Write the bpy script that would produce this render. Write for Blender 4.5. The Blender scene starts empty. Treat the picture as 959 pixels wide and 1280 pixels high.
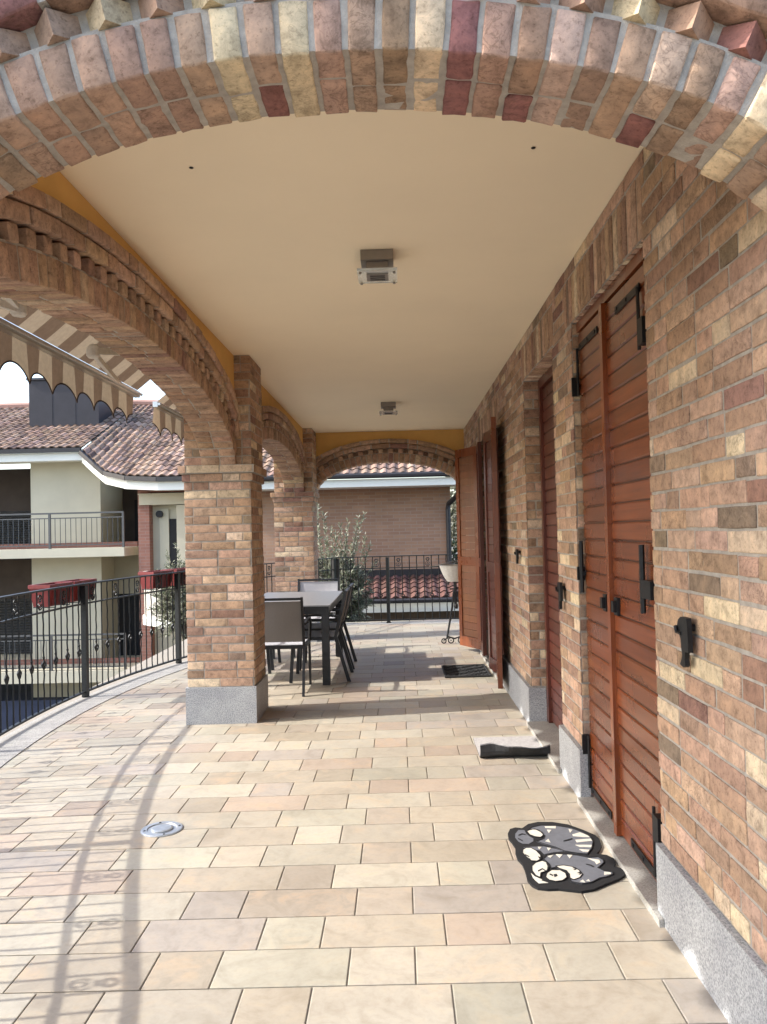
import bpy, math, random
from mathutils import Vector, Matrix, noise
R = math.radians
rng = random.Random(7)
S = bpy.context.scene
COL = S.collection

# ------------------------------------------------------------------ materials
def new_mat(name):
    m = bpy.data.materials.new(name); m.use_nodes = True
    nt = m.node_tree
    return m, nt, nt.nodes['Principled BSDF']
def N(nt, t, **kw):
    n = nt.nodes.new(t)
    for k, v in kw.items():
        if k in n.inputs: n.inputs[k].default_value = v
        else: setattr(n, k, v)
    return n
def pos_node(nt, scale=(1, 1, 1)):
    g = N(nt, 'ShaderNodeNewGeometry'); mp = N(nt, 'ShaderNodeMapping')
    mp.inputs['Scale'].default_value = scale
    nt.links.new(g.outputs['Position'], mp.inputs['Vector'])
    return mp.outputs['Vector']
def noise_node(nt, vec, scale, detail=6, rough=.6, dist=0):
    n = N(nt, 'ShaderNodeTexNoise'); n.inputs['Scale'].default_value = scale
    n.inputs['Detail'].default_value = detail; n.inputs['Roughness'].default_value = rough
    n.inputs['Distortion'].default_value = dist
    nt.links.new(vec, n.inputs['Vector']); return n.outputs['Fac']
def ramp(nt, fac, stops):
    r = N(nt, 'ShaderNodeValToRGB'); el = r.color_ramp.elements
    while len(el) < len(stops): el.new(.5)
    for e, (p, c) in zip(el, stops):
        e.position = p; e.color = (c, c, c, 1) if isinstance(c, (int, float)) else (*c, 1)
    nt.links.new(fac, r.inputs['Fac']); return r.outputs['Color']
def mix(nt, a, b, fac, mode='MIX'):
    m = N(nt, 'ShaderNodeMix', data_type='RGBA', blend_type=mode)
    for sock, v in ((m.inputs[6], a), (m.inputs[7], b), (m.inputs[0], fac)):
        if hasattr(v, 'links') or hasattr(v, 'is_linked'): nt.links.new(v, sock)
        elif isinstance(v, (int, float)): sock.default_value = v
        else: sock.default_value = (*v, 1)
    return m.outputs[2]
def bump(nt, bs, h, strength, dist=.004, prev=None):
    b = N(nt, 'ShaderNodeBump'); b.inputs['Strength'].default_value = strength
    b.inputs['Distance'].default_value = dist
    nt.links.new(h, b.inputs['Height'])
    if prev is not None: nt.links.new(prev, b.inputs['Normal'])
    nt.links.new(b.outputs['Normal'], bs.inputs['Normal']); return b.outputs['Normal']

def simple(name, col, rough=.6, metal=0, var=.12, scale=12, bmp=.15, bd=.002, coat=0, stretch=(1, 1, 1)):
    m, nt, bs = new_mat(name)
    v = pos_node(nt, stretch); f = noise_node(nt, v, scale)
    lo = [c*(1-var) for c in col]; hi = [min(1, c*(1+var)) for c in col]
    nt.links.new(ramp(nt, f, [(.3, lo), (.7, hi)]), bs.inputs['Base Color'])
    bs.inputs['Roughness'].default_value = rough; bs.inputs['Metallic'].default_value = metal
    if coat: bs.inputs['Coat Weight'].default_value = coat; bs.inputs['Coat Roughness'].default_value = .15
    if bmp: bump(nt, bs, noise_node(nt, v, scale*6), bmp, bd)
    return m

def brick_material():
    m, nt, bs = new_mat('brick')
    at = N(nt, 'ShaderNodeAttribute', attribute_name='tint')
    g = N(nt, 'ShaderNodeNewGeometry')
    off = N(nt, 'ShaderNodeVectorMath', operation='SCALE'); off.inputs[3].default_value = 37.0
    cmb = N(nt, 'ShaderNodeCombineXYZ')
    for k in range(3): nt.links.new(at.outputs['Alpha'], cmb.inputs[k])
    nt.links.new(cmb.outputs[0], off.inputs[0])
    add = N(nt, 'ShaderNodeVectorMath', operation='ADD')
    nt.links.new(g.outputs['Position'], add.inputs[0]); nt.links.new(off.outputs[0], add.inputs[1])
    v = add.outputs[0]
    f1 = noise_node(nt, v, 19, 9, .72, .35); f2 = noise_node(nt, v, 90, 4, .7)
    c = mix(nt, at.outputs['Color'], ramp(nt, f1, [(.28, (.42, .40, .39)), (.5, (1, 1, 1)), (.72, (1.42, 1.38, 1.3))]), .95, 'MULTIPLY')
    c = mix(nt, c, ramp(nt, f2, [(.30, (.42, .38, .35)), (.45, (1, 1, 1)), (.62, (1, 1, 1)), (.72, (1.25, 1.2, 1.15))]), .7, 'MULTIPLY')
    # folds: dark wrinkles of hand-moulded clay
    w = N(nt, 'ShaderNodeTexNoise'); w.inputs['Scale'].default_value = 15; w.inputs['Detail'].default_value = 3
    w.inputs['Distortion'].default_value = 2.6
    nt.links.new(v, w.inputs['Vector'])
    fold = ramp(nt, w.outputs['Fac'], [(.46, 0.0), (.5, .8), (.54, 0.0)])
    sel = ramp(nt, at.outputs['Alpha'], [(.76, 0.0), (.90, 1.0)])
    fm = mix(nt, fold, sel, 1.0, 'MULTIPLY')
    c = mix(nt, c, (.09, .055, .035), mix(nt, fm, (.5, .5, .5), 1.0, 'MULTIPLY'))
    nt.links.new(c, bs.inputs['Base Color'])
    bs.inputs['Roughness'].default_value = .88; bs.inputs['Specular IOR Level'].default_value = .25
    f3 = noise_node(nt, v, 260, 3, .7)
    n1 = bump(nt, bs, f1, .28, .003)
    n2 = bump(nt, bs, f2, .55, .0016, n1)
    n3 = bump(nt, bs, f3, .5, .0007, n2)
    bump(nt, bs, fm, -.5, .003, n3)
    return m
def tile_material():
    m, nt, bs = new_mat('stone_tile')
    at = N(nt, 'ShaderNodeAttribute', attribute_name='tint')
    g = N(nt, 'ShaderNodeNewGeometry')
    cmb = N(nt, 'ShaderNodeCombineXYZ')
    for k in range(3): nt.links.new(at.outputs['Alpha'], cmb.inputs[k])
    off = N(nt, 'ShaderNodeVectorMath', operation='SCALE'); off.inputs[3].default_value = 53.0
    nt.links.new(cmb.outputs[0], off.inputs[0])
    add = N(nt, 'ShaderNodeVectorMath', operation='ADD')
    nt.links.new(g.outputs['Position'], add.inputs[0]); nt.links.new(off.outputs[0], add.inputs[1])
    v = add.outputs[0]
    f1 = noise_node(nt, v, 5.5, 9, .62, 2.2); f2 = noise_node(nt, v, 45, 5, .7); f3 = noise_node(nt, v, 2.5, 3, .5, 1)
    c = mix(nt, at.outputs['Color'], ramp(nt, f1, [(.3, (.80, .77, .73)), (.5, (1, 1, 1)), (.66, (1.1, 1.06, 1.0))]), .8, 'MULTIPLY')
    c = mix(nt, c, (.50, .33, .19), mix(nt, ramp(nt, f3, [(.52, 0.0), (.75, .35)]), ramp(nt, f1, [(.42, 0.0), (.56, 1.0)]), 1.0, 'MULTIPLY'))
    c = mix(nt, c, ramp(nt, f2, [(.3, (.82, .8, .78)), (.55, (1, 1, 1))]), .5, 'MULTIPLY')
    g2 = noise_node(nt, g.outputs['Position'], 1.1, 5, .65, .8)
    c = mix(nt, c, ramp(nt, g2, [(.32, (.84, .83, .81)), (.55, (1, 1, 1))]), .8, 'MULTIPLY')
    nt.links.new(c, bs.inputs['Base Color'])
    nt.links.new(ramp(nt, f1, [(.3, .42), (.7, .6)]), bs.inputs['Roughness'])
    bs.inputs['Specular IOR Level'].default_value = .4
    n1 = bump(nt, bs, f1, .25, .003); bump(nt, bs, f2, .18, .0015, n1)
    return m
def granite(name, a, b, sc=150, rough=.55, stretch=(1, 1, 1)):
    m, nt, bs = new_mat(name)
    v = pos_node(nt, stretch)
    f = noise_node(nt, v, sc, 3, .8); f2 = noise_node(nt, v, 6, 4, .6)
    c = ramp(nt, f, [(.36, a), (.62, b)])
    c = mix(nt, c, ramp(nt, f2, [(.3, (.8, .8, .82)), (.7, (1.12, 1.12, 1.1))]), .8, 'MULTIPLY')
    nt.links.new(c, bs.inputs['Base Color']); bs.inputs['Roughness'].default_value = rough
    bump(nt, bs, f, .25, .0015); return m
def wood_material(name, lo, hi, grain=(60, 3, 60), rough=.32, coat=.35):
    m, nt, bs = new_mat(name)
    v = pos_node(nt, grain); at = N(nt, 'ShaderNodeAttribute', attribute_name='tint')
    f = noise_node(nt, v, 1, 8, .6, .6); f2 = noise_node(nt, pos_node(nt), 2.2, 3)
    c = ramp(nt, f, [(.25, lo), (.75, hi)])
    c = mix(nt, c, ramp(nt, f2, [(.3, (.75, .72, .7)), (.7, (1.2, 1.15, 1.1))]), .8, 'MULTIPLY')
    c = mix(nt, c, at.outputs['Color'], 1.0, 'MULTIPLY')
    nt.links.new(c, bs.inputs['Base Color'])
    nt.links.new(ramp(nt, f2, [(.3, rough*.8), (.7, rough*1.3)]), bs.inputs['Roughness'])
    bs.inputs['Coat Weight'].default_value = coat; bs.inputs['Coat Roughness'].default_value = .22
    bump(nt, bs, f, .05, .0006); return m
def tinted(name, rough=.7, spec=.3, trans=0, sheen=0):
    m, nt, bs = new_mat(name)
    at = N(nt, 'ShaderNodeAttribute', attribute_name='tint')
    f = noise_node(nt, pos_node(nt), 30)
    c = mix(nt, at.outputs['Color'], ramp(nt, f, [(.3, (.85, .85, .85)), (.7, (1.12, 1.12, 1.12))]), .8, 'MULTIPLY')
    nt.links.new(c, bs.inputs['Base Color']); bs.inputs['Roughness'].default_value = rough
    bs.inputs['Specular IOR Level'].default_value = spec
    if trans:
        tr = N(nt, 'ShaderNodeBsdfTranslucent'); nt.links.new(c, tr.inputs['Color'])
        ms = N(nt, 'ShaderNodeMixShader'); ms.inputs[0].default_value = trans
        out = nt.nodes['Material Output']
        nt.links.new(bs.outputs[0], ms.inputs[1]); nt.links.new(tr.outputs[0], ms.inputs[2])
        nt.links.new(ms.outputs[0], out.inputs['Surface'])
    return m
def far_brick(name, a, b, mort, scale=1.0):
    m, nt, bs = new_mat(name)
    g = N(nt, 'ShaderNodeNewGeometry'); sp = N(nt, 'ShaderNodeSeparateXYZ'); cb = N(nt, 'ShaderNodeCombineXYZ')
    nt.links.new(g.outputs['Position'], sp.inputs[0])
    ad = N(nt, 'ShaderNodeMath', operation='ADD'); nt.links.new(sp.outputs[0], ad.inputs[0]); nt.links.new(sp.outputs[1], ad.inputs[1])
    nt.links.new(ad.outputs[0], cb.inputs[0]); nt.links.new(sp.outputs[2], cb.inputs[1])
    bt = N(nt, 'ShaderNodeTexBrick'); bt.inputs['Scale'].default_value = scale
    bt.inputs['Color1'].default_value = (*a, 1); bt.inputs['Color2'].default_value = (*b, 1); bt.inputs['Mortar'].default_value = (*mort, 1)
    bt.inputs['Brick Width'].default_value = .26; bt.inputs['Row Height'].default_value = .075; bt.inputs['Mortar Size'].default_value = .008
    nt.links.new(cb.outputs[0], bt.inputs['Vector'])
    f = noise_node(nt, pos_node(nt), .8, 5)
    c = mix(nt, bt.outputs['Color'], ramp(nt, f, [(.3, (.8, .8, .8)), (.7, (1.15, 1.15, 1.15))]), .8, 'MULTIPLY')
    nt.links.new(c, bs.inputs['Base Color']); bs.inputs['Roughness'].default_value = .9
    bump(nt, bs, bt.outputs['Fac'], -.4, .006); return m

M = {}
M['brick'] = brick_material()
M['mortar'] = simple('mortar', (.37, .335, .29), .95, 0, .2, 30, .9, .004)
M['tile'] = tile_material()
M['grout'] = simple('grout', (.25, .225, .185), .95, 0, .15, 60, .3)
M['granite'] = granite('grey_granite', (.17, .18, .19), (.47, .48, .49), 130, .6)
M['kerb'] = granite('kerb_granite', (.17, .165, .155), (.38, .37, .345), 120, .75)
M['sill'] = granite('sill_stone', (.22, .21, .19), (.40, .385, .35), 160, .6)
M['ceiling'] = simple('ceiling_paint', (.86, .755, .57), .9, 0, .03, 1.1, .5, .003)
M['ochre'] = simple('ochre_plaster', (.66, .40, .125), .9, 0, .07, 4, .3, .003)
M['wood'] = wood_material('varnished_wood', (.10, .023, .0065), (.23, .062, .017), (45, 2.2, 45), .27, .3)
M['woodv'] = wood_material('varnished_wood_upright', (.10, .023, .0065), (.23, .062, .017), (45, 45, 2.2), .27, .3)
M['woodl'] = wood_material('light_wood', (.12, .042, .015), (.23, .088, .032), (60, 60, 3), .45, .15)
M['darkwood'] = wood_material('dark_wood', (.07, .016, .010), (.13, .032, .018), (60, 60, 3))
M['iron'] = simple('black_iron', (.012, .012, .013), .5, .4, .3, 60, .3, .001)
M['rail'] = simple('railing_paint', (.022, .024, .026), .42, .5, .3, 50, .2, .001)
M['alu'] = simple('charcoal_aluminium', (.02, .021, .024), .42, .3, .2, 30, .1)
M['alul'] = simple('brushed_aluminium', (.5, .5, .49), .35, .9, .1, 60, .1)
M['table'] = simple('grey_table_top', (.17, .175, .185), .35, 0, .1, 20, .05)
M['sling'] = simple('grey_sling', (.36, .36, .385), .8, 0, .08, 200, .3, .001)
M['slingdark'] = simple('taupe_sling', (.19, .178, .17), .85, 0, .1, 200, .3, .001)
M['fabric'] = tinted('awning_fabric', .85, .2, .22)
M['print'] = tinted('mat_print', .85, .15)
M['rubber'] = simple('black_rubber', (.018, .018, .019), .75, 0, .3, 90, .5, .002)
M['greymat'] = simple('grey_mat_pile', (.36, .345, .34), .95, 0, .2, 60, .8, .003)
M['red'] = simple('red_plastic', (.19, .028, .026), .45, 0, .2, 14, .1)
M['soil'] = simple('potting_soil', (.05, .035, .025), .95, 0, .4, 40, .8, .01)
M['whiteplast'] = simple('white_fabric', (.62, .60, .56), .8, 0, .12, 40, .3)
M['beige'] = simple('beige_render', (.49, .455, .35), .9, 0, .07, 1.5, .2)
M['beigedk'] = simple('olive_render', (.34, .31, .23), .9, 0, .06, 1.5, .2)
M['white'] = simple('white_paint', (.74, .74, .68), .7, 0, .04, 2, .1)
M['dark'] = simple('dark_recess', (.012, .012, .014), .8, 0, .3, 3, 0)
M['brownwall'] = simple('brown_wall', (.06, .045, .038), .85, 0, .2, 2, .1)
M['slate'] = simple('dark_cladding', (.022, .020, .026), .5, .2, .15, 5, .1)
M['gutter'] = simple('dark_gutter', (.03, .028, .03), .45, .3, .2, 10, .1)
M['clay'] = tinted('clay_roof_tile', .85, .25)
M['farbrick'] = far_brick('house_brick', (.33, .20, .125), (.27, .155, .10), (.30, .215, .16))
M['redbrick'] = far_brick('pilaster_brick', (.22, .10, .075), (.28, .13, .095), (.25, .16, .13))
M['bronze'] = simple('bronze_brick', (.10, .07, .05), .8, 0, .2, 8, .2)
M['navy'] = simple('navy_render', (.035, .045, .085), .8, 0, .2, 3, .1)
M['greyrail'] = simple('grey_rail', (.10, .10, .10), .5, .4, .1, 20, 0)
M['bark'] = simple('bark', (.11, .09, .07), .95, 0, .3, 20, .8, .01)
M['leaf'] = tinted('leaf', .5, .4, .35)
M['ground'] = simple('yard_ground', (.10, .10, .085), .95, 0, .35, .6, .5, .02)
M['hill'] = simple('grass_bank', (.06, .11, .03), .95, 0, .5, 1.5, .5, .05)
M['concrete'] = simple('concrete', (.35, .33, .30), .9, 0, .12, 4, .3)
M['steel'] = simple('drain_steel', (.34, .36, .38), .4, .6, .15, 40, .15)
M['lampmetal'] = simple('lamp_metal', (.28, .26, .24), .45, .7, .06, 30, .05)
def glass_material():
    m, nt, bs = new_mat('lamp_glass')
    bs.inputs['Base Color'].default_value = (.9, .95, .93, 1); bs.inputs['Roughness'].default_value = .08
    bs.inputs['Transmission Weight'].default_value = .8; bs.inputs['IOR'].default_value = 1.45
    return m
M['lampglass'] = glass_material()
def pane_material():
    m, nt, bs = new_mat('dark_pane')
    bs.inputs['Base Color'].default_value = (.012, .013, .015, 1); bs.inputs['Roughness'].default_value = .06
    return m
M['pane'] = pane_material()
M['lattice'] = simple('grey_lattice', (.42, .40, .36), .8, 0, .1, 30, .2)

# ------------------------------------------------------------------ objects
def setp(o, label=None, cat=None, group=None, kind=None):
    if label: o['label'] = label
    if cat: o['category'] = cat
    if group: o['group'] = group
    if kind: o['kind'] = kind
    return o
def thing(name, label, cat, loc=(0, 0, 0), group=None):
    o = bpy.data.objects.new(name, None); COL.objects.link(o)
    o.location = loc; o.empty_display_size = .1
    return setp(o, label, cat, group)
def origin(o):
    v = Vector((0, 0, 0))
    while o is not None: v += o.location; o = o.parent
    return v
class MB:
    def __init__(s): s.v = []; s.f = []; s.c = []; s.m = []; s.sm = []; s.cur = 0; s.col = (1, 1, 1, 1); s.smooth = False
    def addv(s, p): s.v.append((p[0], p[1], p[2])); return len(s.v)-1
    def face(s, idx, col=None, mat=None):
        s.f.append(tuple(idx)); s.c.append(col or s.col); s.m.append(s.cur if mat is None else mat); s.sm.append(s.smooth)
    def poly(s, pts, col=None, mat=None): s.face([s.addv(p) for p in pts], col, mat)
    def box(s, x0, x1, y0, y1, z0, z1, col=None, mat=None):
        s.hexa([(x0, y0, z0), (x1, y0, z0), (x1, y1, z0), (x0, y1, z0), (x0, y0, z1), (x1, y0, z1), (x1, y1, z1), (x0, y1, z1)], col, mat)
    def hexa(s, P, col=None, mat=None):
        i = [s.addv(p) for p in P]
        for q in ((0, 3, 2, 1), (4, 5, 6, 7), (0, 1, 5, 4), (1, 2, 6, 5), (2, 3, 7, 6), (3, 0, 4, 7)):
            s.face([i[k] for k in q], col, mat)
    def obox(s, c, ax, ay, az, hx, hy, hz, col=None, mat=None):
        c, ax, ay, az = Vector(c), Vector(ax)*hx, Vector(ay)*hy, Vector(az)*hz
        s.hexa([c+sx*ax+sy*ay+sz*az for sz in (-1, 1) for sx, sy in ((-1, -1), (1, -1), (1, 1), (-1, 1))], col, mat)
    def bar(s, a, b, w, h, up=(0, 0, 1), col=None, mat=None):
        a, b = Vector(a), Vector(b); d = b-a; L = d.length; d = d/L; up = Vector(up)
        x = d.cross(up)
        if x.length < 1e-4: x = d.cross(Vector((0, 1, 0)))
        x.normalize(); y = x.cross(d)
        s.obox((a+b)/2, d, x, y, L/2, w/2, h/2, col, mat)
    def tube(s, pts, r, n=6, col=None, mat=None, closed=False):
        pts = [Vector(p) for p in pts]; rings = []
        for i, p in enumerate(pts):
            a = pts[max(i-1, 0)] if not closed else pts[i-1]; b = pts[min(i+1, len(pts)-1)] if not closed else pts[(i+1) % len(pts)]
            d = (b-a)
            if d.length < 1e-9: d = Vector((0, 0, 1))
            d.normalize()
            u = d.cross(Vector((.13, .29, .95)));
            if u.length < .1: u = d.cross(Vector((1, 0, 0)))
            u.normalize(); w = d.cross(u)
            rr = r[i] if isinstance(r, (list, tuple)) else r
            rings.append([s.addv(p+rr*(math.cos(2*math.pi*k/n)*u+math.sin(2*math.pi*k/n)*w)) for k in range(n)])
        rng_ = range(len(rings)) if closed else range(len(rings)-1)
        for i in rng_:
            A, B = rings[i], rings[(i+1) % len(rings)]
            for k in range(n): s.face((A[k], A[(k+1) % n], B[(k+1) % n], B[k]), col, mat)
        if not closed: s.face(rings[0][::-1], col, mat); s.face(rings[-1], col, mat)
    def prism(s, pts, fn, d0, d1, col=None, mat=None):
        n = len(pts); a = [s.addv(fn(p, d0)) for p in pts]; b = [s.addv(fn(p, d1)) for p in pts]
        s.face(a[::-1], col, mat); s.face(b, col, mat)
        for k in range(n): s.face((a[k], a[(k+1) % n], b[(k+1) % n], b[k]), col, mat)
    def lathe(s, c, prof, n=24, col=None, mat=None):
        rings = [[s.addv((c[0]+r*math.cos(2*math.pi*k/n), c[1]+r*math.sin(2*math.pi*k/n), c[2]+z)) for k in range(n)] for r, z in prof]
        for A, B in zip(rings, rings[1:]):
            for k in range(n): s.face((A[k], A[(k+1) % n], B[(k+1) % n], B[k]), col, mat)
        s.face(rings[0][::-1], col, mat); s.face(rings[-1], col, mat)
    def block(s, P, nu, nv, nw, amp=.0015, e=.004, r=.0025, sides='all', col=None, mat=None, freq=28):
        """a clay block: trilinear P[8] (u,v,w bits: 000 100 110 010 001 101 111 011), w=1 is its face; worn edges, uneven faces"""
        P = [Vector(p) for p in P]
        L = [max((P[1]-P[0]).length, 1e-4), max((P[3]-P[0]).length, 1e-4), max((P[4]-P[0]).length, 1e-4)]
        def params(n, l, back):
            q = min(.3, e/l)
            t = [0] + ([] if back else [q]) + [k/n for k in range(1, n)] + [1-q, 1]
            return t
        us, vs, ws = params(nu, L[0], False), params(nv, L[1], False), params(nw, L[2], sides == 'front')
        cen = sum(P, Vector())/8
        cache = {}
        def vert(i, j, k):
            key = (i, j, k)
            if key in cache: return cache[key]
            u, v, w = us[i], vs[j], ws[k]
            a = P[0].lerp(P[1], u).lerp(P[3].lerp(P[2], u), v); b = P[4].lerp(P[5], u).lerp(P[7].lerp(P[6], u), v)
            p = a.lerp(b, w)
            ex = (u in (0, 1)) + (v in (0, 1)) + (w == 1 or (w == 0 and sides != 'front'))
            if ex >= 2:
                d = cen-p; sc = Vector((0, 0, 0))
                for on, ax in ((u in (0, 1), (P[1]-P[0])/L[0] * (1 if u == 0 else -1)), (v in (0, 1), (P[3]-P[0])/L[1] * (1 if v == 0 else -1)), (w in (0, 1), (P[4]-P[0])/L[2] * (1 if w == 0 else -1))):
                    if on: sc += ax*r
                p = p+sc
            nv_ = noise.noise_vector(p*freq)+.6*noise.noise_vector(p*95); p = p+nv_*amp
            cache[key] = s.addv(p); return cache[key]
        nu_, nv_, nw_ = len(us)-1, len(vs)-1, len(ws)-1
        def grid(f, na, nb, flip, big=False):
            for a in range(na):
                for b in range(nb):
                    q = [f(a, b), f(a+1, b), f(a+1, b+1), f(a, b+1)]
                    s.smooth = big and 0 < a < na-1 and 0 < b < nb-1
                    s.face(q[::-1] if flip else q, col, mat)
        sv = s.smooth; s.smooth = True
        grid(lambda a, b: vert(a, b, nw_), nu_, nv_, False, True)
        if sides != 'front': grid(lambda a, b: vert(a, b, 0), nu_, nv_, True)
        grid(lambda a, b: vert(a, 0, b), nu_, nw_, False, sides != 'front'); grid(lambda a, b: vert(a, nv_, b), nu_, nw_, True)
        grid(lambda a, b: vert(0, a, b), nv_, nw_, True); grid(lambda a, b: vert(nu_, a, b), nv_, nw_, False)
        s.smooth = sv
    def build(s, name, mats, parent=None, loc=None, label=None):
        me = bpy.data.meshes.new(name)
        o = bpy.data.objects.new(name, me); COL.objects.link(o)
        if parent is not None: o.parent = parent; base = origin(parent)
        elif loc is not None: o.location = loc; base = Vector(loc)
        else: base = Vector((0, 0, 0))
        me.from_pydata([(x-base.x, y-base.y, z-base.z) for x, y, z in s.v], [], s.f)
        for m in (mats if isinstance(mats, (list, tuple)) else [mats]): me.materials.append(M[m])
        me.polygons.foreach_set('material_index', s.m); me.polygons.foreach_set('use_smooth', s.sm)
        at = me.attributes.new('tint', 'FLOAT_COLOR', 'FACE')
        at.data.foreach_set('color', [x for c in s.c for x in (c if len(c) == 4 else (*c, 1))])
        me.update()
        if label: o['label'] = label
        return o
def copy_tree(o, parent=None):
    c = o.copy(); COL.objects.link(c)
    if parent is not None: c.parent = parent
    for ch in list(o.children): copy_tree(ch, c)
    return c

# ------------------------------------------------------------------ key sizes (metres, floor at the house wall = 0)
XW, XA, ZC = .943, -1.259, 2.857          # house wall face, arcade inner face, ceiling
def fz(x): return .0092*(min(x, XW)-XW)   # the terrace drains gently outwards
def rail_x(y): return -2.996+(.0558 if y > 6.5 else .047)*(max(y, 2.3)-6.5)**2

PAL = [((.405, .265, .182), 30), ((.455, .31, .22), 28), ((.325, .212, .148), 22), ((.57, .445, .32), 9), ((.235, .17, .12), 5), ((.26, .15, .115), 3.5)]
ARCHPAL = [((.42, .285, .20), 34), ((.38, .25, .175), 34), ((.33, .22, .155), 22), ((.47, .33, .235), 14), ((.52, .40, .28), 4), ((.28, .165, .13), 4)]
def brick_col(r=rng, pal=PAL):
    t = r.random()*sum(w for _, w in pal)
    for c, w in pal:
        t -= w
        if t <= 0: break
    k = r.uniform(.86, 1.14)
    return (c[0]*k, c[1]*k*r.uniform(.96, 1.04), c[2]*k*r.uniform(.94, 1.06), r.random())

def brick_panel(mb, O, U, Nn, u0, u1, z0, z1, holes=(), course=.0675, joint=.0095, proud=.006, seg=3, amp=.0016, pal=PAL, soldier=()):
    O, U, Nn, Z = Vector(O), Vector(U), Vector(Nn), Vector((0, 0, 1))
    flip = U.cross(Z).dot(Nn) < 0
    def put(a, b, za, zb):
        if b-a < .02: return
        j = lambda: rng.uniform(-.0028, .0028)
        ja, jb, jc, jd = j(), j(), j(), j(); dp = rng.uniform(-.002, .002)
        def pt(u, z, n): return O+U*u+Z*z+Nn*n
        q = [(a+ja, za+jc), (b+jb, za+jc), (b+jb, zb+jd), (a+ja, zb+jd)]
        if flip: q = [q[1], q[0], q[3], q[2]]
        P = [pt(u, z, -proud) for u, z in q]+[pt(u, z, dp) for u, z in q]
        mb.block(P, max(2, int((b-a)/.06)) if seg > 1 else 1, 2 if seg > 1 else 1, 1, amp, sides='front', col=brick_col(pal=pal), r=(.0011 if amp > .001 else .0004))
    n = max(1, round((z1-z0)/course)); h = (z1-z0)/n
    for k in range(n):
        za, zb = z0+k*h+joint/2, z0+(k+1)*h-joint/2; zm = (za+zb)/2
        u = u0 - rng.choice((0, .06, .125, .19))
        cuts = sorted((a, b) for a, b, c, d in holes if c < zm < d)
        while u < u1:
            w = .25 if rng.random() < .68 else .12
            pieces = [(max(u, u0), min(u+w, u1))]
            for a, b in cuts:
                nxt = []
                for p, q in pieces:
                    if q <= a or p >= b: nxt.append((p, q)); continue
                    if p < a: nxt.append((p, a))
                    if q > b: nxt.append((b, q))
                pieces = nxt
            for p, q in pieces: put(p, q, za, zb)
            u += w+joint
    for a, b, za, zb in soldier:
        m = round((b-a)/.068); w = (b-a)/m
        for k in range(m): put(a+k*w+joint/2, a+(k+1)*w-joint/2, za+.004, zb-.004)

def brick_box(mb, x0, x1, y0, y1, z0, z1, faces, course=.0675, seg=3, pal=PAL, amp=.0006):
    e = .004
    mb.box(x0+e, x1-e, y0+e, y1-e, z0, z1, mat=1)
    if '-y' in faces: brick_panel(mb, (0, y0, 0), (1, 0, 0), (0, -1, 0), x0, x1, z0, z1, course=course, seg=seg, pal=pal, amp=amp)
    if '+y' in faces: brick_panel(mb, (0, y1, 0), (1, 0, 0), (0, 1, 0), x0, x1, z0, z1, course=course, seg=1, pal=pal)
    if '+x' in faces: brick_panel(mb, (x1, 0, 0), (0, 1, 0), (1, 0, 0), y0+.008, y1-.008, z0, z1, course=course, seg=seg, pal=pal, amp=amp)
    if '-x' in faces: brick_panel(mb, (x0, 0, 0), (0, 1, 0), (-1, 0, 0), y0+.008, y1-.008, z0, z1, course=course, seg=1, pal=pal)

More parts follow.
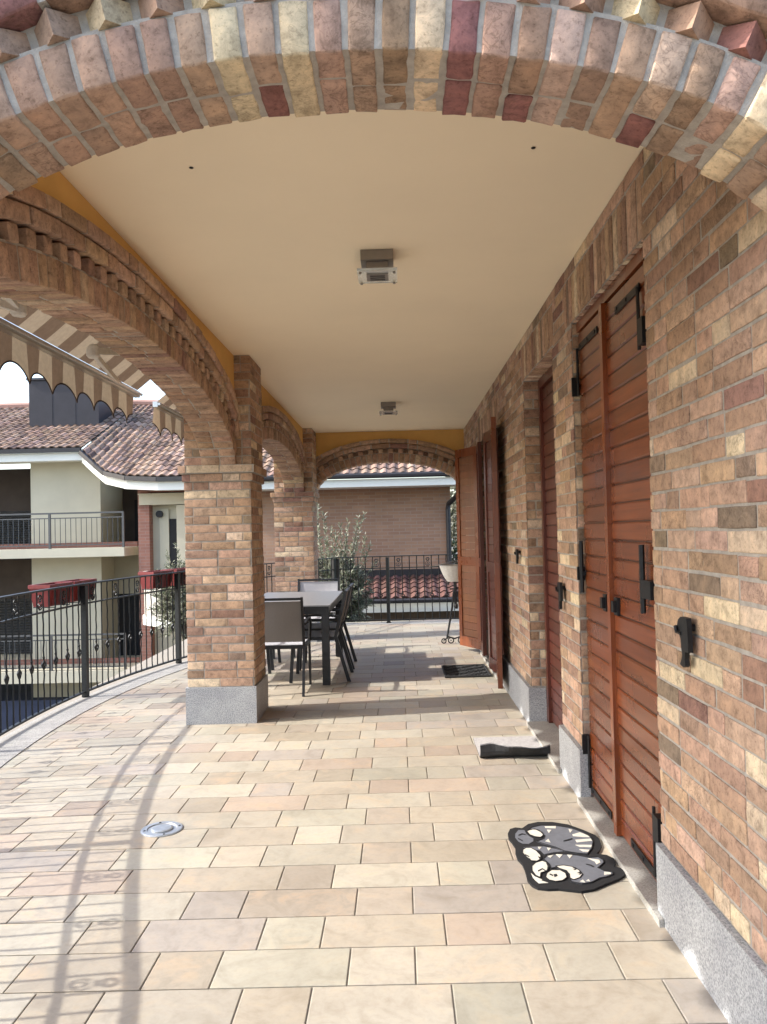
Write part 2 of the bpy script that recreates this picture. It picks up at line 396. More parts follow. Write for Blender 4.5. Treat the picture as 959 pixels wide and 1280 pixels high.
CAT={'OUT':[(0.479,3.801),(0.497,3.856),(0.525,3.874),(0.556,3.862),(0.593,3.914),(0.644,3.938),(0.716,3.932),(0.782,3.895),(0.837,3.824),(0.878,3.756),(0.887,3.711),(0.878,3.634),(0.854,3.577),(0.833,3.546),(0.874,3.527),(0.895,3.486),(0.891,3.448),(0.875,3.411),(0.896,3.395),(0.903,3.358),(0.894,3.323),(0.861,3.29),(0.802,3.252),(0.736,3.203),(0.686,3.19),(0.636,3.205),(0.602,3.216),(0.56,3.215),(0.521,3.227),(0.501,3.255),(0.491,3.304),(0.495,3.367),(0.496,3.411),(0.494,3.464),(0.482,3.511),(0.483,3.584),(0.491,3.641),(0.483,3.702),(0.475,3.747)],'G':[[(0.57,3.819),(0.603,3.864),(0.65,3.886),(0.72,3.876),(0.785,3.842),(0.828,3.783),(0.85,3.728),(0.848,3.67),(0.824,3.595),(0.791,3.535),(0.748,3.548),(0.7,3.573),(0.669,3.617),(0.629,3.655),(0.595,3.691),(0.632,3.719),(0.644,3.754),(0.634,3.8),(0.613,3.839)],[(0.513,3.79),(0.534,3.835),(0.562,3.833),(0.564,3.787),(0.574,3.753),(0.587,3.727),(0.582,3.696),(0.556,3.666),(0.53,3.673),(0.514,3.7),(0.506,3.745)],[(0.526,3.626),(0.571,3.633),(0.618,3.633),(0.666,3.602),(0.694,3.575),(0.646,3.565),(0.604,3.547),(0.597,3.59)],[(0.591,3.497),(0.613,3.532),(0.655,3.545),(0.706,3.537),(0.749,3.524),(0.788,3.498),(0.829,3.503),(0.843,3.471),(0.839,3.444),(0.819,3.415),(0.801,3.393),(0.819,3.363),(0.85,3.351),(0.846,3.326),(0.816,3.306),(0.783,3.294),(0.743,3.258),(0.699,3.247),(0.661,3.27),(0.668,3.329),(0.665,3.372),(0.628,3.407),(0.605,3.398),(0.606,3.442)]],'Wh':[[(0.57,3.814),(0.595,3.836),(0.625,3.829),(0.64,3.791),(0.638,3.758),(0.623,3.736),(0.597,3.746),(0.577,3.771)],[(0.518,3.598),(0.535,3.618),(0.558,3.617),(0.576,3.583),(0.586,3.537),(0.582,3.497),(0.56,3.474),(0.536,3.48),(0.52,3.525),(0.512,3.565)],[(0.629,3.418),(0.663,3.425),(0.698,3.408),(0.718,3.373),(0.723,3.333),(0.705,3.302),(0.677,3.285),(0.661,3.304),(0.67,3.336),(0.663,3.372),(0.641,3.395)],[(0.529,3.424),(0.551,3.458),(0.583,3.476),(0.601,3.455),(0.603,3.417),(0.582,3.372),(0.556,3.357),(0.545,3.313),(0.529,3.337),(0.523,3.38)],[(0.568,3.316),(0.579,3.352),(0.604,3.381),(0.64,3.379),(0.657,3.348),(0.654,3.309),(0.632,3.281),(0.601,3.273),(0.577,3.288)],[(0.515,3.359),(0.525,3.323),(0.55,3.294),(0.543,3.283),(0.516,3.309)],[(0.518,3.299),(0.543,3.287),(0.569,3.262),(0.532,3.259)],[(0.782,3.492),(0.804,3.481),(0.827,3.472),(0.825,3.444),(0.804,3.426),(0.804,3.456)],[(0.817,3.353),(0.842,3.345),(0.839,3.329),(0.809,3.321)],[(0.774,3.76),(0.814,3.784),(0.845,3.741),(0.845,3.723),(0.809,3.73),(0.773,3.742)],[(0.774,3.697),(0.85,3.706),(0.848,3.679),(0.774,3.666)],[(0.761,3.639),(0.833,3.633),(0.826,3.608),(0.776,3.615)],[(0.767,3.589),(0.811,3.58),(0.799,3.557),(0.778,3.565)],[(0.665,3.87),(0.719,3.87),(0.712,3.842),(0.665,3.849)],[(0.668,3.826),(0.689,3.824),(0.67,3.785)],[(0.635,3.689),(0.654,3.716),(0.656,3.674)],[(0.654,3.541),(0.663,3.502),(0.683,3.537)],[(0.702,3.534),(0.705,3.495),(0.724,3.528)],[(0.615,3.524),(0.624,3.506),(0.643,3.536)],[(0.629,3.616),(0.63,3.583),(0.646,3.61)],[(0.59,3.627),(0.592,3.6),(0.607,3.626)],[(0.698,3.269),(0.713,3.284),(0.717,3.257)],[(0.723,3.273),(0.737,3.286),(0.739,3.267)],[(0.771,3.828),(0.768,3.782),(0.787,3.818)]],'D':[[(0.693,3.394),(0.709,3.402),(0.713,3.387),(0.703,3.374),(0.695,3.379),(0.706,3.387)],[(0.703,3.345),(0.72,3.36),(0.725,3.346),(0.713,3.329),(0.706,3.332),(0.716,3.343)],[(0.605,3.338),(0.618,3.343),(0.619,3.323),(0.604,3.311)],[(0.521,3.549),(0.536,3.524),(0.533,3.516),(0.519,3.538)],[(0.522,3.517),(0.536,3.497),(0.534,3.489),(0.521,3.507)],[(0.718,3.69),(0.741,3.703),(0.764,3.716),(0.764,3.707),(0.739,3.689),(0.716,3.68)],[(0.518,3.732),(0.534,3.702),(0.532,3.694),(0.515,3.721)],[(0.599,3.458),(0.6,3.42),(0.587,3.369),(0.583,3.37),(0.595,3.42),(0.595,3.453)],[(0.547,3.379),(0.57,3.4),(0.581,3.377),(0.578,3.368),(0.568,3.389),(0.547,3.367)],[(0.524,3.771),(0.544,3.788),(0.56,3.776),(0.558,3.767),(0.543,3.777),(0.524,3.76)],[(0.76,3.433),(0.777,3.425),(0.789,3.406),(0.783,3.397),(0.772,3.416),(0.759,3.426)],[(0.572,3.522),(0.583,3.513),(0.575,3.479),(0.574,3.498)],[(0.591,3.347),(0.603,3.333),(0.599,3.322),(0.588,3.336)]]}
SUN, SKY, EXPO = 2.0, .15, 1.88

# ================================================================== THE SETTING
# ---- terrace floor: stone tiles in rows of long and short, on grout
mb = MB()
TPAL = [(.48, .425, .34), (.455, .40, .315), (.51, .46, .375), (.43, .375, .305), (.47, .44, .355), (.46, .38, .305), (.43, .385, .335), (.50, .46, .375), (.47, .435, .36)]
def tile(xa, xb, ya, yb):
    c = rng.choice(TPAL); k = rng.uniform(.63, .79)
    col = (c[0]*k, c[1]*k, c[2]*k, rng.random()); h = rng.uniform(0, .0008); e = .0025
    o = [(xa, ya), (xb, ya), (xb, yb), (xa, yb)]; i = [(xa+e, ya+e), (xb-e, ya+e), (xb-e, yb-e), (xa+e, yb-e)]
    A = [mb.addv((x, y, fz(x)-.004)) for x, y in o]; B = [mb.addv((x, y, fz(x)-.001+h)) for x, y in o]; Cc = [mb.addv((x, y, fz(x)+h)) for x, y in i]
    for k in range(4):
        n = (k+1) % 4
        mb.face((A[k], A[n], B[n], B[k]), col); mb.face((B[k], B[n], Cc[n], Cc[k]), col)
    mb.face(Cc, col)
PX, PY = .2235, .2338
row = -28
y = 2.590+row*PY
while y < 12.9:
    xr = XW if 1.66 < y < 11.3 else 2.6
    x = .020-.6705*8 + (.3365 if row % 2 else 0)
    x += rng.choice((0, 0, 0, .0))
    while x < xr:
        for w in (.447, .2235):
            xa, xb = x+.0028, x+w-.0028
            lim = rail_x(y+.1)+.12
            if y > 11.4: lim = -1.9+(y-11.4)*.55
            xa = max(xa, lim); xb2 = min(xb, xr-.002)
            if xb2-xa > .02 and not (y > 12.66): tile(xa, xb2, y+.0028, y+PY-.0028)
            x += w
    row += 1; y += PY
xs = [-3.1+.2*k for k in range(30)]
for a, b in zip(xs, xs[1:]): mb.poly([(a, -4, fz(a)-.004), (b, -4, fz(b)-.004), (b, 12.66, fz(b)-.004), (a, 12.66, fz(a)-.004)], mat=1)
mb.build('terrace_floor', ['tile', 'grout'])['kind'] = 'structure'

# ---- granite kerb under the railing, and the slab edge below it
def path_curve():
    P = [(rail_x(y), y) for y in [-4+.25*k for k in range(62)] if y < 11.3]
    P += [(-1.60, 11.5), (-1.40, 11.95), (-1.19, 12.35), (-1.02, 12.62)]
    return P
PC = path_curve()
PF = [(-1.02, 12.66), (-.2, 12.56), (.73, 12.44), (1.75, 12.31)]
mb = MB()
def strip(P, din, dout, zt, zb):
    for i, ((ax, ay), (bx, by)) in enumerate(zip(P, P[1:])):
        def nrm(k):
            a = P[max(k-1, 0)]; b = P[min(k+1, len(P)-1)]; d = Vector((b[0]-a[0], b[1]-a[1], 0)).normalized(); return Vector((d.y, -d.x, 0))
        n0, n1 = nrm(i), nrm(i+1); A, B = Vector((ax, ay, 0)), Vector((bx, by, 0))
        q = [A-n0*dout, A+n0*din, B+n1*din, B-n1*dout]
        mb.hexa([(p.x, p.y, fz(p.x)+zb) for p in q]+[(p.x, p.y, fz(p.x)+zt) for p in q])
strip(PC, .28, .025, .006, -.06)
strip(PF, .16, .09, .006, -.06)
mb.build('kerb', 'kerb')['kind'] = 'structure'
mb = MB(); strip(PC, .3, .0, -.062, -.35); strip(PF, .1, .06, -.062, -.35)
mb.box(-1.7, 4.9, -3.9, 12.3, -4.4, -.36)
mb.build('terrace_slab_floor', 'concrete')['kind'] = 'structure'

mb = MB(); mb.poly([(-900, -900, -4.4), (900, -900, -4.4), (900, 900, -4.4), (-900, 900, -4.4)])
mb.build('ground', 'ground')['kind'] = 'structure'
mb = MB()
for i in range(24):
    for j in range(10):
        f = lambda i, j: (2.6+i*.8, 20+j*1.6, -4.3+min(4.2, j*.62+i*.12)+.35*noise.noise(Vector((i*.4, j*.5, 3))))
        mb.poly([f(i, j), f(i+1, j), f(i+1, j+1), f(i, j+1)])
mb.build('grass_bank_hill', 'hill')['kind'] = 'structure'

# ---- porch ceiling, and an unseen roof slab added above it to block the sky
mb = MB(); mb.box(-1.30, XW+.03, 1.90, 11.24, ZC, ZC+.10)
mb.build('porch_ceiling', 'ceiling')['kind'] = 'structure'
roof = thing('porch_roof', 'flat roof slab over the brick porch, above the beige ceiling', 'roof', (0, 6, 3))
mb = MB(); mb.box(-1.75, 5.0, 1.62, 11.5, ZC+.104, ZC+.34); mb.build('roof_slab', 'concrete', roof)

# ---- ceiling fixing holes, their inner dark painted as black discs
for k, (x, y) in enumerate(((.532, 2.925), (-.761, 2.995))):
    mb = MB(); mb.lathe((x, y, ZC-.0025), [(.009, .0), (.006, -.002)], 12)
    o = mb.build('ceiling_plug', 'iron', loc=(x, y, ZC))
    setp(o, ['small dark plug in the beige ceiling close to the brick house wall side', 'small dark plug in the beige ceiling close to the ochre arcade side'][k], 'plug')

# ================================================================== HOUSE WALL
wall = thing('house_wall', 'long multicoloured brick house wall with shuttered doors and granite skirting', 'wall', (XW, 6, 0))
D1, D2, D3 = (2.99, 4.25), (4.77, 5.90), (7.45, 9.20)
DT = 2.535
mb = MB()
holes = [(D1[0], D1[1], -.1, DT), (D2[0], D2[1], -.1, DT), (D3[0], D3[1], -.1, 2.42)]
sol = [(D1[0]-.0, D1[1]+.16, DT, DT+.25), (D2[0]-.04, D2[1]+.06, DT, DT+.25), (D3[0]-.1, D3[1]+.1, 2.42, 2.67)]
holes2 = holes+[(a, b, c, d) for a, b, c, d in sol]
brick_panel(mb, (XW, 0, 0), (0, 1, 0), (-1, 0, 0), 1.66, 11.3, .275, ZC, holes2, seg=3, soldier=sol)
xs = XW+.004
e = .004
for a, b in ((1.664, D1[0]-e), (D1[1]+e, D2[0]-e), (D2[1]+e, D3[0]-e), (D3[1]+e, 11.296)):
    mb.box(xs, 1.30, a, b, -.02, ZC+.1, mat=1)
for (a, b), t in ((D1, DT), (D2, DT), (D3, 2.42)): mb.box(xs, 1.30, a-e, b+e, t+e, ZC+.1, mat=1)
for yj in (D1[1], D2[1], D3[1]):   # jambs that face the viewer's end
    brick_panel(mb, (0, yj, 0), (1, 0, 0), (0, -1, 0), XW+.009, 1.12, .275, (DT if yj < 7 else 2.42), seg=3)
for yj in (D1[0], D2[0], D3[0]):
    brick_panel(mb, (0, yj, 0), (1, 0, 0), (0, 1, 0), XW+.009, 1.12, .275, (DT if yj < 7 else 2.42), seg=1)
# soffit bricks of the door heads
for (a, b), t in ((D1, DT), (D2, DT), (D3, 2.42)):
    m_ = round((b-a)/.068); w = (b-a)/m_
    for k in range(m_):
        ya, yb = a+k*w+.005, a+(k+1)*w-.005
        q = [(XW+.012, ya), (1.12, ya), (1.12, yb), (XW+.012, yb)][::-1]
        mb.block([(x, y, t+.006) for x, y in q]+[(x, y, t) for x, y in q], 1, 1, 1, .001, sides='front', col=brick_col())
# end faces of the house
brick_panel(mb, (0, 1.652, 0), (1, 0, 0), (0, -1, 0), XW, 4.9, .275, 2.9, seg=1)
brick_panel(mb, (0, 11.304, 0), (1, 0, 0), (0, 1, 0), XW, 4.9, .275, 2.9, seg=1)
mb.box(1.302, 4.9, 1.656, 11.3, -.02, ZC+.1, mat=1)  # unseen solid mass added behind the house wall to block light
mb.build('brickwork', ['brick', 'mortar'], wall)
for a, b in ((1.66, D1[0]-.002), (D1[1]+.002, D2[0]), (D2[1], 7.07), (7.074, D3[0]-.03), (D3[1]+.03, 11.28)):
    mb = MB(); mb.box(XW-.022, XW+.003, a, b, -.012, .272)
    if b in (D2[0],): pass
    mb.build('skirting_slab', 'granite', wall)
for y0, y1, xe in ((D2[1]-.022, D2[1]-.001, 1.05), (D1[1]-.020, D1[1]+.001, .975)):
    mb = MB(); mb.box(XW-.021, xe, y0, y1, -.01, .2705); mb.build('skirting_slab', 'granite', wall)
for (a, b), ya in ((D1, 2.91), (D2, 4.72), (D3, 7.42)):
    mb = MB(); ye = b-.023 if (a, b) != D3 else b
    mb.box(XW-.042, 1.30, ya if ya > 3 else 2.992, ye, -.01, .028); 
    if ya < 3: mb.box(XW-.042, XW-.024, ya, 2.990, -.01, .0275)
    mb.build('door_sill', 'sill', wall)

# ---- doors
def wtint(a=.8, b=1.2):
    k = rng.uniform(a, b); return (k, k*rng.uniform(.95, 1.05), k*rng.uniform(.92, 1.08), 1)
def plank_leaf(mb, y0, y1, z0, z1, xf, th=.035, pitch=.0845):
    n = round((z1-z0)/pitch); h = (z1-z0)/n; g = .0055
    for k in range(n):
        za, zb = z0+k*h+g/2, z0+(k+1)*h-g/2
        c = wtint(.82, 1.18); b = .006
        prof = [(xf+b, za), (xf, za+b), (xf, zb-b), (xf+b, zb)]
        A = [mb.addv((x, y0, z)) for x, z in prof]; B = [mb.addv((x, y1, z)) for x, z in prof]
        for i in range(3): mb.face((A[i], A[i+1], B[i+1], B[i]), c)
    mb.box(xf+b+.001, xf+th, y0, y1, z0, z1, (.22, .2, .2, 1))
d = thing('shutter_door', 'tall closed red-brown plank shutter door with two leaves beside the cat doormat', 'shutter door', (.99, 3.6, 0))
XD = .978
mb = MB(); mb.box(XD-.004, 1.06, D1[0]+.002, D1[1]-.002, 2.482, DT-.002); mb.box(XD+.05, 1.06, D1[0]+.002, 3.05, .03, 2.481); mb.build('frame', 'wood', d)
strap = []
for nm, y0, y1 in (('leaf', D1[0]+.012, 3.672), ('leaf', 3.722, D1[1]-.024)):
    mb = MB(); plank_leaf(mb, y0, y1, .036, 2.474, XD); lf = mb.build(nm, 'wood', d)
    ya, yb = (3.15, 3.50) if y0 < 3.2 else (3.82, 4.205)
    for z in (.075, 2.392):
        mb = MB(); mb.box(XD-.006, XD-.001, ya, yb, z-.017, z+.017)
        for q in (.1, .5, .9):
            yy = ya+(yb-ya)*q; mb.box(XD-.010, XD-.0065, yy-.007, yy+.007, z-.007, z+.007)
        mb.build('strap_hinge', 'iron', lf)
    mb = MB(); yc = 3.60 if y0 < 3.2 else 3.795
    mb.box(XD-.014, XD-.001, yc-.028, yc+.028, 1.045, 1.125); mb.box(XD-.030, XD-.0145, yc-.02, yc+.02, 1.06, 1.11); 
    mb.build('handle', 'iron', lf)
    mb = MB(); yc = 3.165 if y0 < 3.2 else 4.212
    mb.tube([(XD-.022, yc, 1.10), (XD-.022, yc, 1.37)], .011); mb.box(XD-.02, XD-.001, yc-.012, yc+.012, 1.19, 1.21)
    yh = 3.012 if y0 < 3.2 else 4.228
    mb.box(XD-.040, XD-.001, yh, yh+(.115 if y0 < 3.2 else .018), 1.165, 1.235); mb.build('bolt', 'iron', lf)
    mb = MB()
    for zc in (2.19, .30):
        mb.box(XD-.040, XD-.001, yh+.001, yh+(.06 if y0 < 3.2 else .018), zc-.05, zc+.05)
        yv = 3.145 if y0 < 3.2 else 4.212
        if zc > 1: mb.tube([(XD-.012, yv, zc-.05), (XD-.012, yv, zc+.2)], .007)
        else: mb.tube([(XD-.012, yv, zc+.05), (XD-.012, yv, zc-.22)], .007)
    mb.build('hinge', 'iron', lf)
mb = MB(); mb.box(XD-.020, XD+.03, 3.672+.001, 3.722-.001, .034, 2.478, (1.25, 1.25, 1.2, 1)); mb.build('meeting_stile', 'woodv', d)

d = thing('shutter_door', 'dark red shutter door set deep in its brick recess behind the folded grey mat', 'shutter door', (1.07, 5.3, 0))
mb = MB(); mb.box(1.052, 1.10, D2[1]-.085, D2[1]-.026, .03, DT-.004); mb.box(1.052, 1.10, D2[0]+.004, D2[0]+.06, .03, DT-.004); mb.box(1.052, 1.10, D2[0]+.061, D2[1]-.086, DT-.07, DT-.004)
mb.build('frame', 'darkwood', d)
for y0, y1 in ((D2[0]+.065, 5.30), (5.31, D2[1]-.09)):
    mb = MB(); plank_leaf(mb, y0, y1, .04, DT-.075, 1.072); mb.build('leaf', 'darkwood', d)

d = thing('french_door', 'open double door with dark panes and swung-out brown shutters above the black wire mat', 'door', (1.0, 8.3, 0))
mb = MB()
for a, b in ((D3[0]+.004, D3[0]+.07), (D3[1]-.07, D3[1]-.004), (8.28, 8.37)): mb.box(1.05, 1.11, a, b, .03, 2.41)
mb.box(1.05, 1.108, D3[0]+.071, 8.279, 2.34, 2.41); mb.box(1.05, 1.108, 8.371, D3[1]-.071, 2.34, 2.41)
mb.box(1.05, 1.108, D3[0]+.071, 8.279, .03, .14); mb.box(1.05, 1.108, 8.371, D3[1]-.071, .03, .14)
fr = mb.build('frame', 'darkwood', d)
for a, b in ((D3[0]+.071, 8.279), (8.371, D3[1]-.071)):
    mb = MB(); mb.box(1.075, 1.085, a, b, .141, 2.339); mb.build('pane', 'pane', d)
def panel_leaf(A, B, z0, z1, mat, th=.042, pm='woodl'):
    """framed shutter leaf between plan points A (hinge) and B (free end), panel set back on both faces"""
    A, B = Vector((*A, 0)), Vector((*B, 0)); dv = (B-A); L = dv.length; dv /= L; nv = Vector((-dv.y, dv.x, 0)); up = Vector((0, 0, 1))
    m = MB(); s = .07
    def piece(a, b, za, zb, t): c = A+dv*((a+b)/2)+up*((za+zb)/2); m.obox(c, dv, nv, up, (b-a)/2, t/2, (zb-za)/2, wtint(.9, 1.1))
    piece(0, s, z0, z1, th); piece(L-s, L, z0, z1, th)
    zm = z0+(z1-z0)*.41
    for za, zb in ((z0, z0+.12), (zm, zm+.10), (z1-.10, z1)): piece(s+.001, L-s-.001, za, zb, th*.98)
    lf = m.build('shutter_leaf', mat, d)
    for za, zb in ((z0+.121, zm-.001), (zm+.101, z1-.101)):
        m = MB(); n = round((zb-za)/.085); h = (zb-za)/n
        for k in range(n): c = A+dv*(L/2)+up*(za+(k+.5)*h); m.obox(c, dv, nv, up, L/2-s-.001, th*.22, h/2-.002, wtint(.9, 1.1))
        m.build('panel', pm, lf)
    return lf
panel_leaf((.925, 9.17), (.715, 9.60), .06, 2.40, 'woodv')
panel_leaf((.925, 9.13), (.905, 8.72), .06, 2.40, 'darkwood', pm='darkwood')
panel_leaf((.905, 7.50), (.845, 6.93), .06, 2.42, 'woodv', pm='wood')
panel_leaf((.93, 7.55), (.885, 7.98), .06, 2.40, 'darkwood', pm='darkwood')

# ---- iron shutter stops on the wall
def stop(y, z, label, s=1.0):
    out = [(-.045, .03), (-.035, .05), (-.012, .06), (.032, .06), (.038, .035), (.04, -.03), (.014, -.032), (.01, -.052), (.014, -.068), (-.002, -.075), (-.03, -.07), (-.018, -.058), (-.008, -.045), (-.014, -.028), (-.018, .0), (-.03, .012), (-.042, .018)]
    t = thing('shutter_stop', label, 'shutter stop', (XW-.02, y, z), 'iron shutter stops on the house wall')
    mb = MB(); mb.prism([(-a*s, b*1.05*s) for a, b in out], lambda p, dd: (XW-.018-dd, y+p[0], z+p[1]), 0, .016); mb.build('hook_plate', 'iron', t)
    mb = MB(); mb.tube([(XW-.017, y-.01*s, z+.035*s), (XW+.004, y-.01*s, z+.035*s)], .012, 8); mb.build('pin', 'iron', t)
    mb = MB(); mb.tube([(XW-.032, y+.012*s, z+.015*s), (XW-.040, y+.034*s, z+.018*s), (XW-.040, y+.042*s, z+.034*s)], .006, 6); mb.build('catch', 'iron', t)
stop(2.60, 1.075, 'largest black iron shutter stop, alone on the bare brick in front of the plank shutter', 1.15)
stop(4.60, 1.06, 'black iron shutter stop on the brick strip between the plank shutter and the recessed door', 1.1)
stop(6.23, 1.23, 'small black iron shutter stop on the wall between the recessed door and open shutters', .8)

# ================================================================== PILLARS
def pillar(x0, x1, y0, y1, label, group, seg=3):
    t = thing('brick_pillar', label, 'pillar', ((x0+x1)/2, (y0+y1)/2, fz((x0+x1)/2)), group)
    zb = fz((x0+x1)/2)-.003
    mb = MB()
    mb.box(x0, x1, y0, y1, zb-.02, .262); mb.build('granite_base', 'granite', t)
    i = .014
    mb = MB(); brick_box(mb, x0+i, x1-i, y0+i, y1-i, .263, 1.865, ('-y', '+x', '+y', '-x'), .0667, seg); mb.build('shaft', ['brick', 'mortar'], t)
    mb = MB(); brick_box(mb, x0, x1, y0, y1, 1.866, 1.930, ('-y', '+x', '+y', '-x'), .07, seg); brick_box(mb, x0-.025, x1+.022, y0-.025, y1+.025, 1.931, 1.995, ('-y', '+x', '+y', '-x'), .07, seg)
    mb.build('capital', ['brick', 'mortar'], t)
    mb = MB(); brick_box(mb, x0+.02, x1-.004, y0+.012, y1-.012, 1.996, ZC-.001, ('-y', '+x', '+y', '-x'), .0667, seg); mb.build('pilaster', ['brick', 'mortar'], t)
G = 'brick pillars of the terrace arcade'
pillar(-1.69, -1.138, 6.184, 6.732, 'brick pillar on a granite base standing nearest in front of the dining table', G)
pillar(-1.69, -1.138, 10.66, 11.20, 'brick pillar behind the dining table, at the corner of the far arch', G, 2)
pillar(-1.69, -1.145, 1.50, 2.04, 'brick pillar at the corner of the foreground arch, beyond the picture edge', G, 1)

# ================================================================== ARCHES
class Ellipse:
    def __init__(s, c, a, b, zs):
        s.c, s.a, s.b, s.zs = c, a, b, zs
        K = 400; s.th = [math.pi*(1-k/K) for k in range(K+1)]; s.L = [0]
        P = [(a*math.cos(t), b*math.sin(t)) for t in s.th]
        for p, q in zip(P, P[1:]): s.L.append(s.L[-1]+math.dist(p, q))
        s.total = s.L[-1]
    def at(s, l, off):
        l = min(max(l, 0), s.total)
        lo, hi = 0, len(s.L)-1
        while hi-lo > 1:
            m = (lo+hi)//2
            if s.L[m] <= l: lo = m
            else: hi = m
        f = (l-s.L[lo])/max(1e-9, s.L[hi]-s.L[lo]); t = s.th[lo]+(s.th[hi]-s.th[lo])*f
        n = Vector((math.cos(t)/s.a, math.sin(t)/s.b)).normalized()
        return s.c+s.a*math.cos(t)+n.x*off, s.zs+s.b*math.sin(t)+n.y*off
def arch(label, group, E, fn, th, s0, s1, ztop, pitch=.0745, joint=.010, seg=2, amp=.0012, pal=ARCHPAL, name='brick_arch', same=.3, tooth='dentil'):
    """fn(s, z, t): t=0 is the face we see, t=th the other face. Both faces carry the ring, the seen face the tooth and bed courses too."""
    O = fn((s0+s1)/2, E.zs, th/2)
    t_ = thing(name, label, 'arch', O, group)
    flip = (Vector(fn(1, 0, 0))-Vector(fn(0, 0, 0))).cross(Vector((0, 0, 1))).dot(Vector(fn(0, 0, 0))-Vector(fn(0, 0, 1))) < 0
    def blk(mb, la, lb, ha, hb, ta, tb, su, sv, sw, col):
        q = [E.at(la, ha), E.at(lb, ha), E.at(lb, hb), E.at(la, hb)]
        if min(p[0] for p in q) < s0-.01 or max(p[0] for p in q) > s1+.01: 
            if (q[0][0]+q[1][0])/2 < s0+.02 or (q[0][0]+q[1][0])/2 > s1-.02: return
            q = [(min(max(p[0], s0), s1), p[1]) for p in q]
            if abs(q[3][0]-q[2][0]) < .01: return
        if flip: q = [q[1], q[0], q[3], q[2]]
        P = [fn(s, z, tb) for s, z in q]+[fn(s, z, ta) for s, z in q]
        mb.block(P, su, sv, sw, amp, .004, .0018, 'all', col)
    H1 = .115
    mb = MB()
    n = round(E.total/pitch); w = E.total/n
    for k in range(n):
        la, lb = k*w+joint/2+rng.uniform(-.002, .002), (k+1)*w-joint/2+rng.uniform(-.002, .002); hj = rng.uniform(-.003, .003)
        c = brick_col(pal=pal)
        if rng.random() < .8:
            m = th*rng.uniform(.42, .58); c2 = c if rng.random() < same else brick_col(pal=pal)
            blk(mb, la, lb, hj, H1, rng.uniform(-.003, .003), m-.005, 2, 2, seg, c); blk(mb, la, lb, hj+rng.uniform(-.002, .002), H1, m+.005, th, 2, 2, seg, (*c2[:3], rng.random()))
        else: blk(mb, la, lb, hj, H1, rng.uniform(-.003, .003), th, 2, 2, seg*2, c)
    # mortar core of the ring
    K = 80
    def cl(p): return (min(max(p[0], s0), s1), p[1])
    for k in range(K):
        a, b = E.total*k/K, E.total*(k+1)/K
        q = [cl(E.at(a, .005)), cl(E.at(b, .005)), cl(E.at(b, H1+.01)), cl(E.at(a, H1+.01))]
        mb.hexa([fn(s, z, .006) for s, z in q]+[fn(s, z, th-.006) for s, z in q], mat=1)
    mb.build('voussoir_ring', ['brick', 'mortar'], t_)
    # tooth course: bricks set cornerwise
    mb = MB(); H2 = H1+.072
    n = round(E.total/.135); w = E.total/n
    for k in range(n if tooth == 'dentil' else 0):
        blk(mb, k*w+.004, k*w+w*.52, H1+.006, H2-.005, -.008+rng.uniform(-.003, .003), .07, 2, 2, 1, brick_col(pal=pal))
        blk(mb, k*w+w*.52+.004, (k+1)*w-.004, H1+.006, H2-.005, .048, .075, 1, 1, 1, brick_col(pal=pal))
    n = round(E.total/.105); w = E.total/n
    for k in range(n if tooth == 'saw' else 0):
        la, lb = k*w, (k+1)*w; q0, q1 = E.at((la+lb)/2, H1), E.at((la+lb)/2, H2)
        if q0[0] < s0 or q0[0] > s1: continue
        A0, A1, B0, B1 = cl(E.at(la+.004, H1+.006)), cl(E.at(la+.004, H2-.006)), cl(E.at(lb-.004, H1+.006)), cl(E.at(lb-.004, H2-.006))
        f = .035; m0, m1 = cl(E.at(la+w*.5, H1+.006)), cl(E.at(la+w*.5, H2-.006)); c = brick_col(pal=pal); c2 = (*[v*.97 for v in c[:3]], c[3])
        pa0, pa1, pm0, pm1, pb0, pb1 = fn(*A0, f), fn(*A1, f), fn(*m0, -.022), fn(*m1, -.022), fn(*B0, f), fn(*B1, f)
        mb.poly([pa0, pm0, pm1, pa1], c); mb.poly([pm0, pb0, pb1, pm1], c2); mb.poly([pa0, pb0, pm0], c); mb.poly([pa1, pm1, pb1], c)
    for k in range(K):
        a, b = E.total*k/K, E.total*(k+1)/K
        q = [cl(E.at(a, H1+.012)), cl(E.at(b, H1+.012)), cl(E.at(b, H2+.01)), cl(E.at(a, H2+.01))]
        mb.hexa([fn(s, z, .030 if tooth == 'saw' else .054) for s, z in q]+[fn(s, z, th-.012) for s, z in q], mat=1)
    mb.build('tooth_course', ['brick', 'mortar'], t_)
    mb = MB(); H = H2
    for pr, hh in ((-.026, .066), (-.040, .062)) if tooth == 'dentil' else ((-.030, .066), (-.012, .062)):
        l = -.1*rng.random()
        while l < E.total:
            w = .235 if rng.random() < .7 else .115
            blk(mb, max(l, 0)+.006, min(l+w, E.total)-.006, H+.005, H+hh, pr+rng.uniform(-.004, .004), .05, 3, 2, 1, brick_col(pal=pal)); l += w+.004
        for k in range(K):
            a, b = E.total*k/K, E.total*(k+1)/K
            q = [cl(E.at(a, H+.008)), cl(E.at(b, H+.008)), cl(E.at(b, H+hh)), cl(E.at(a, H+hh))]
            mb.hexa([fn(s, z, pr+.008) for s, z in q]+[fn(s, z, .052) for s, z in q], mat=1)
        H += hh+.004
    mb.build('bed_course', ['brick', 'mortar'], t_)
    # plaster body above
    mb = MB(); off = .26; aa, bb = E.a+off, E.b+off; K = 60
    def zl(s):
        u = (s-E.c)/aa; return min(ztop-.005, E.zs+bb*math.sqrt(max(0, 1-u*u)))
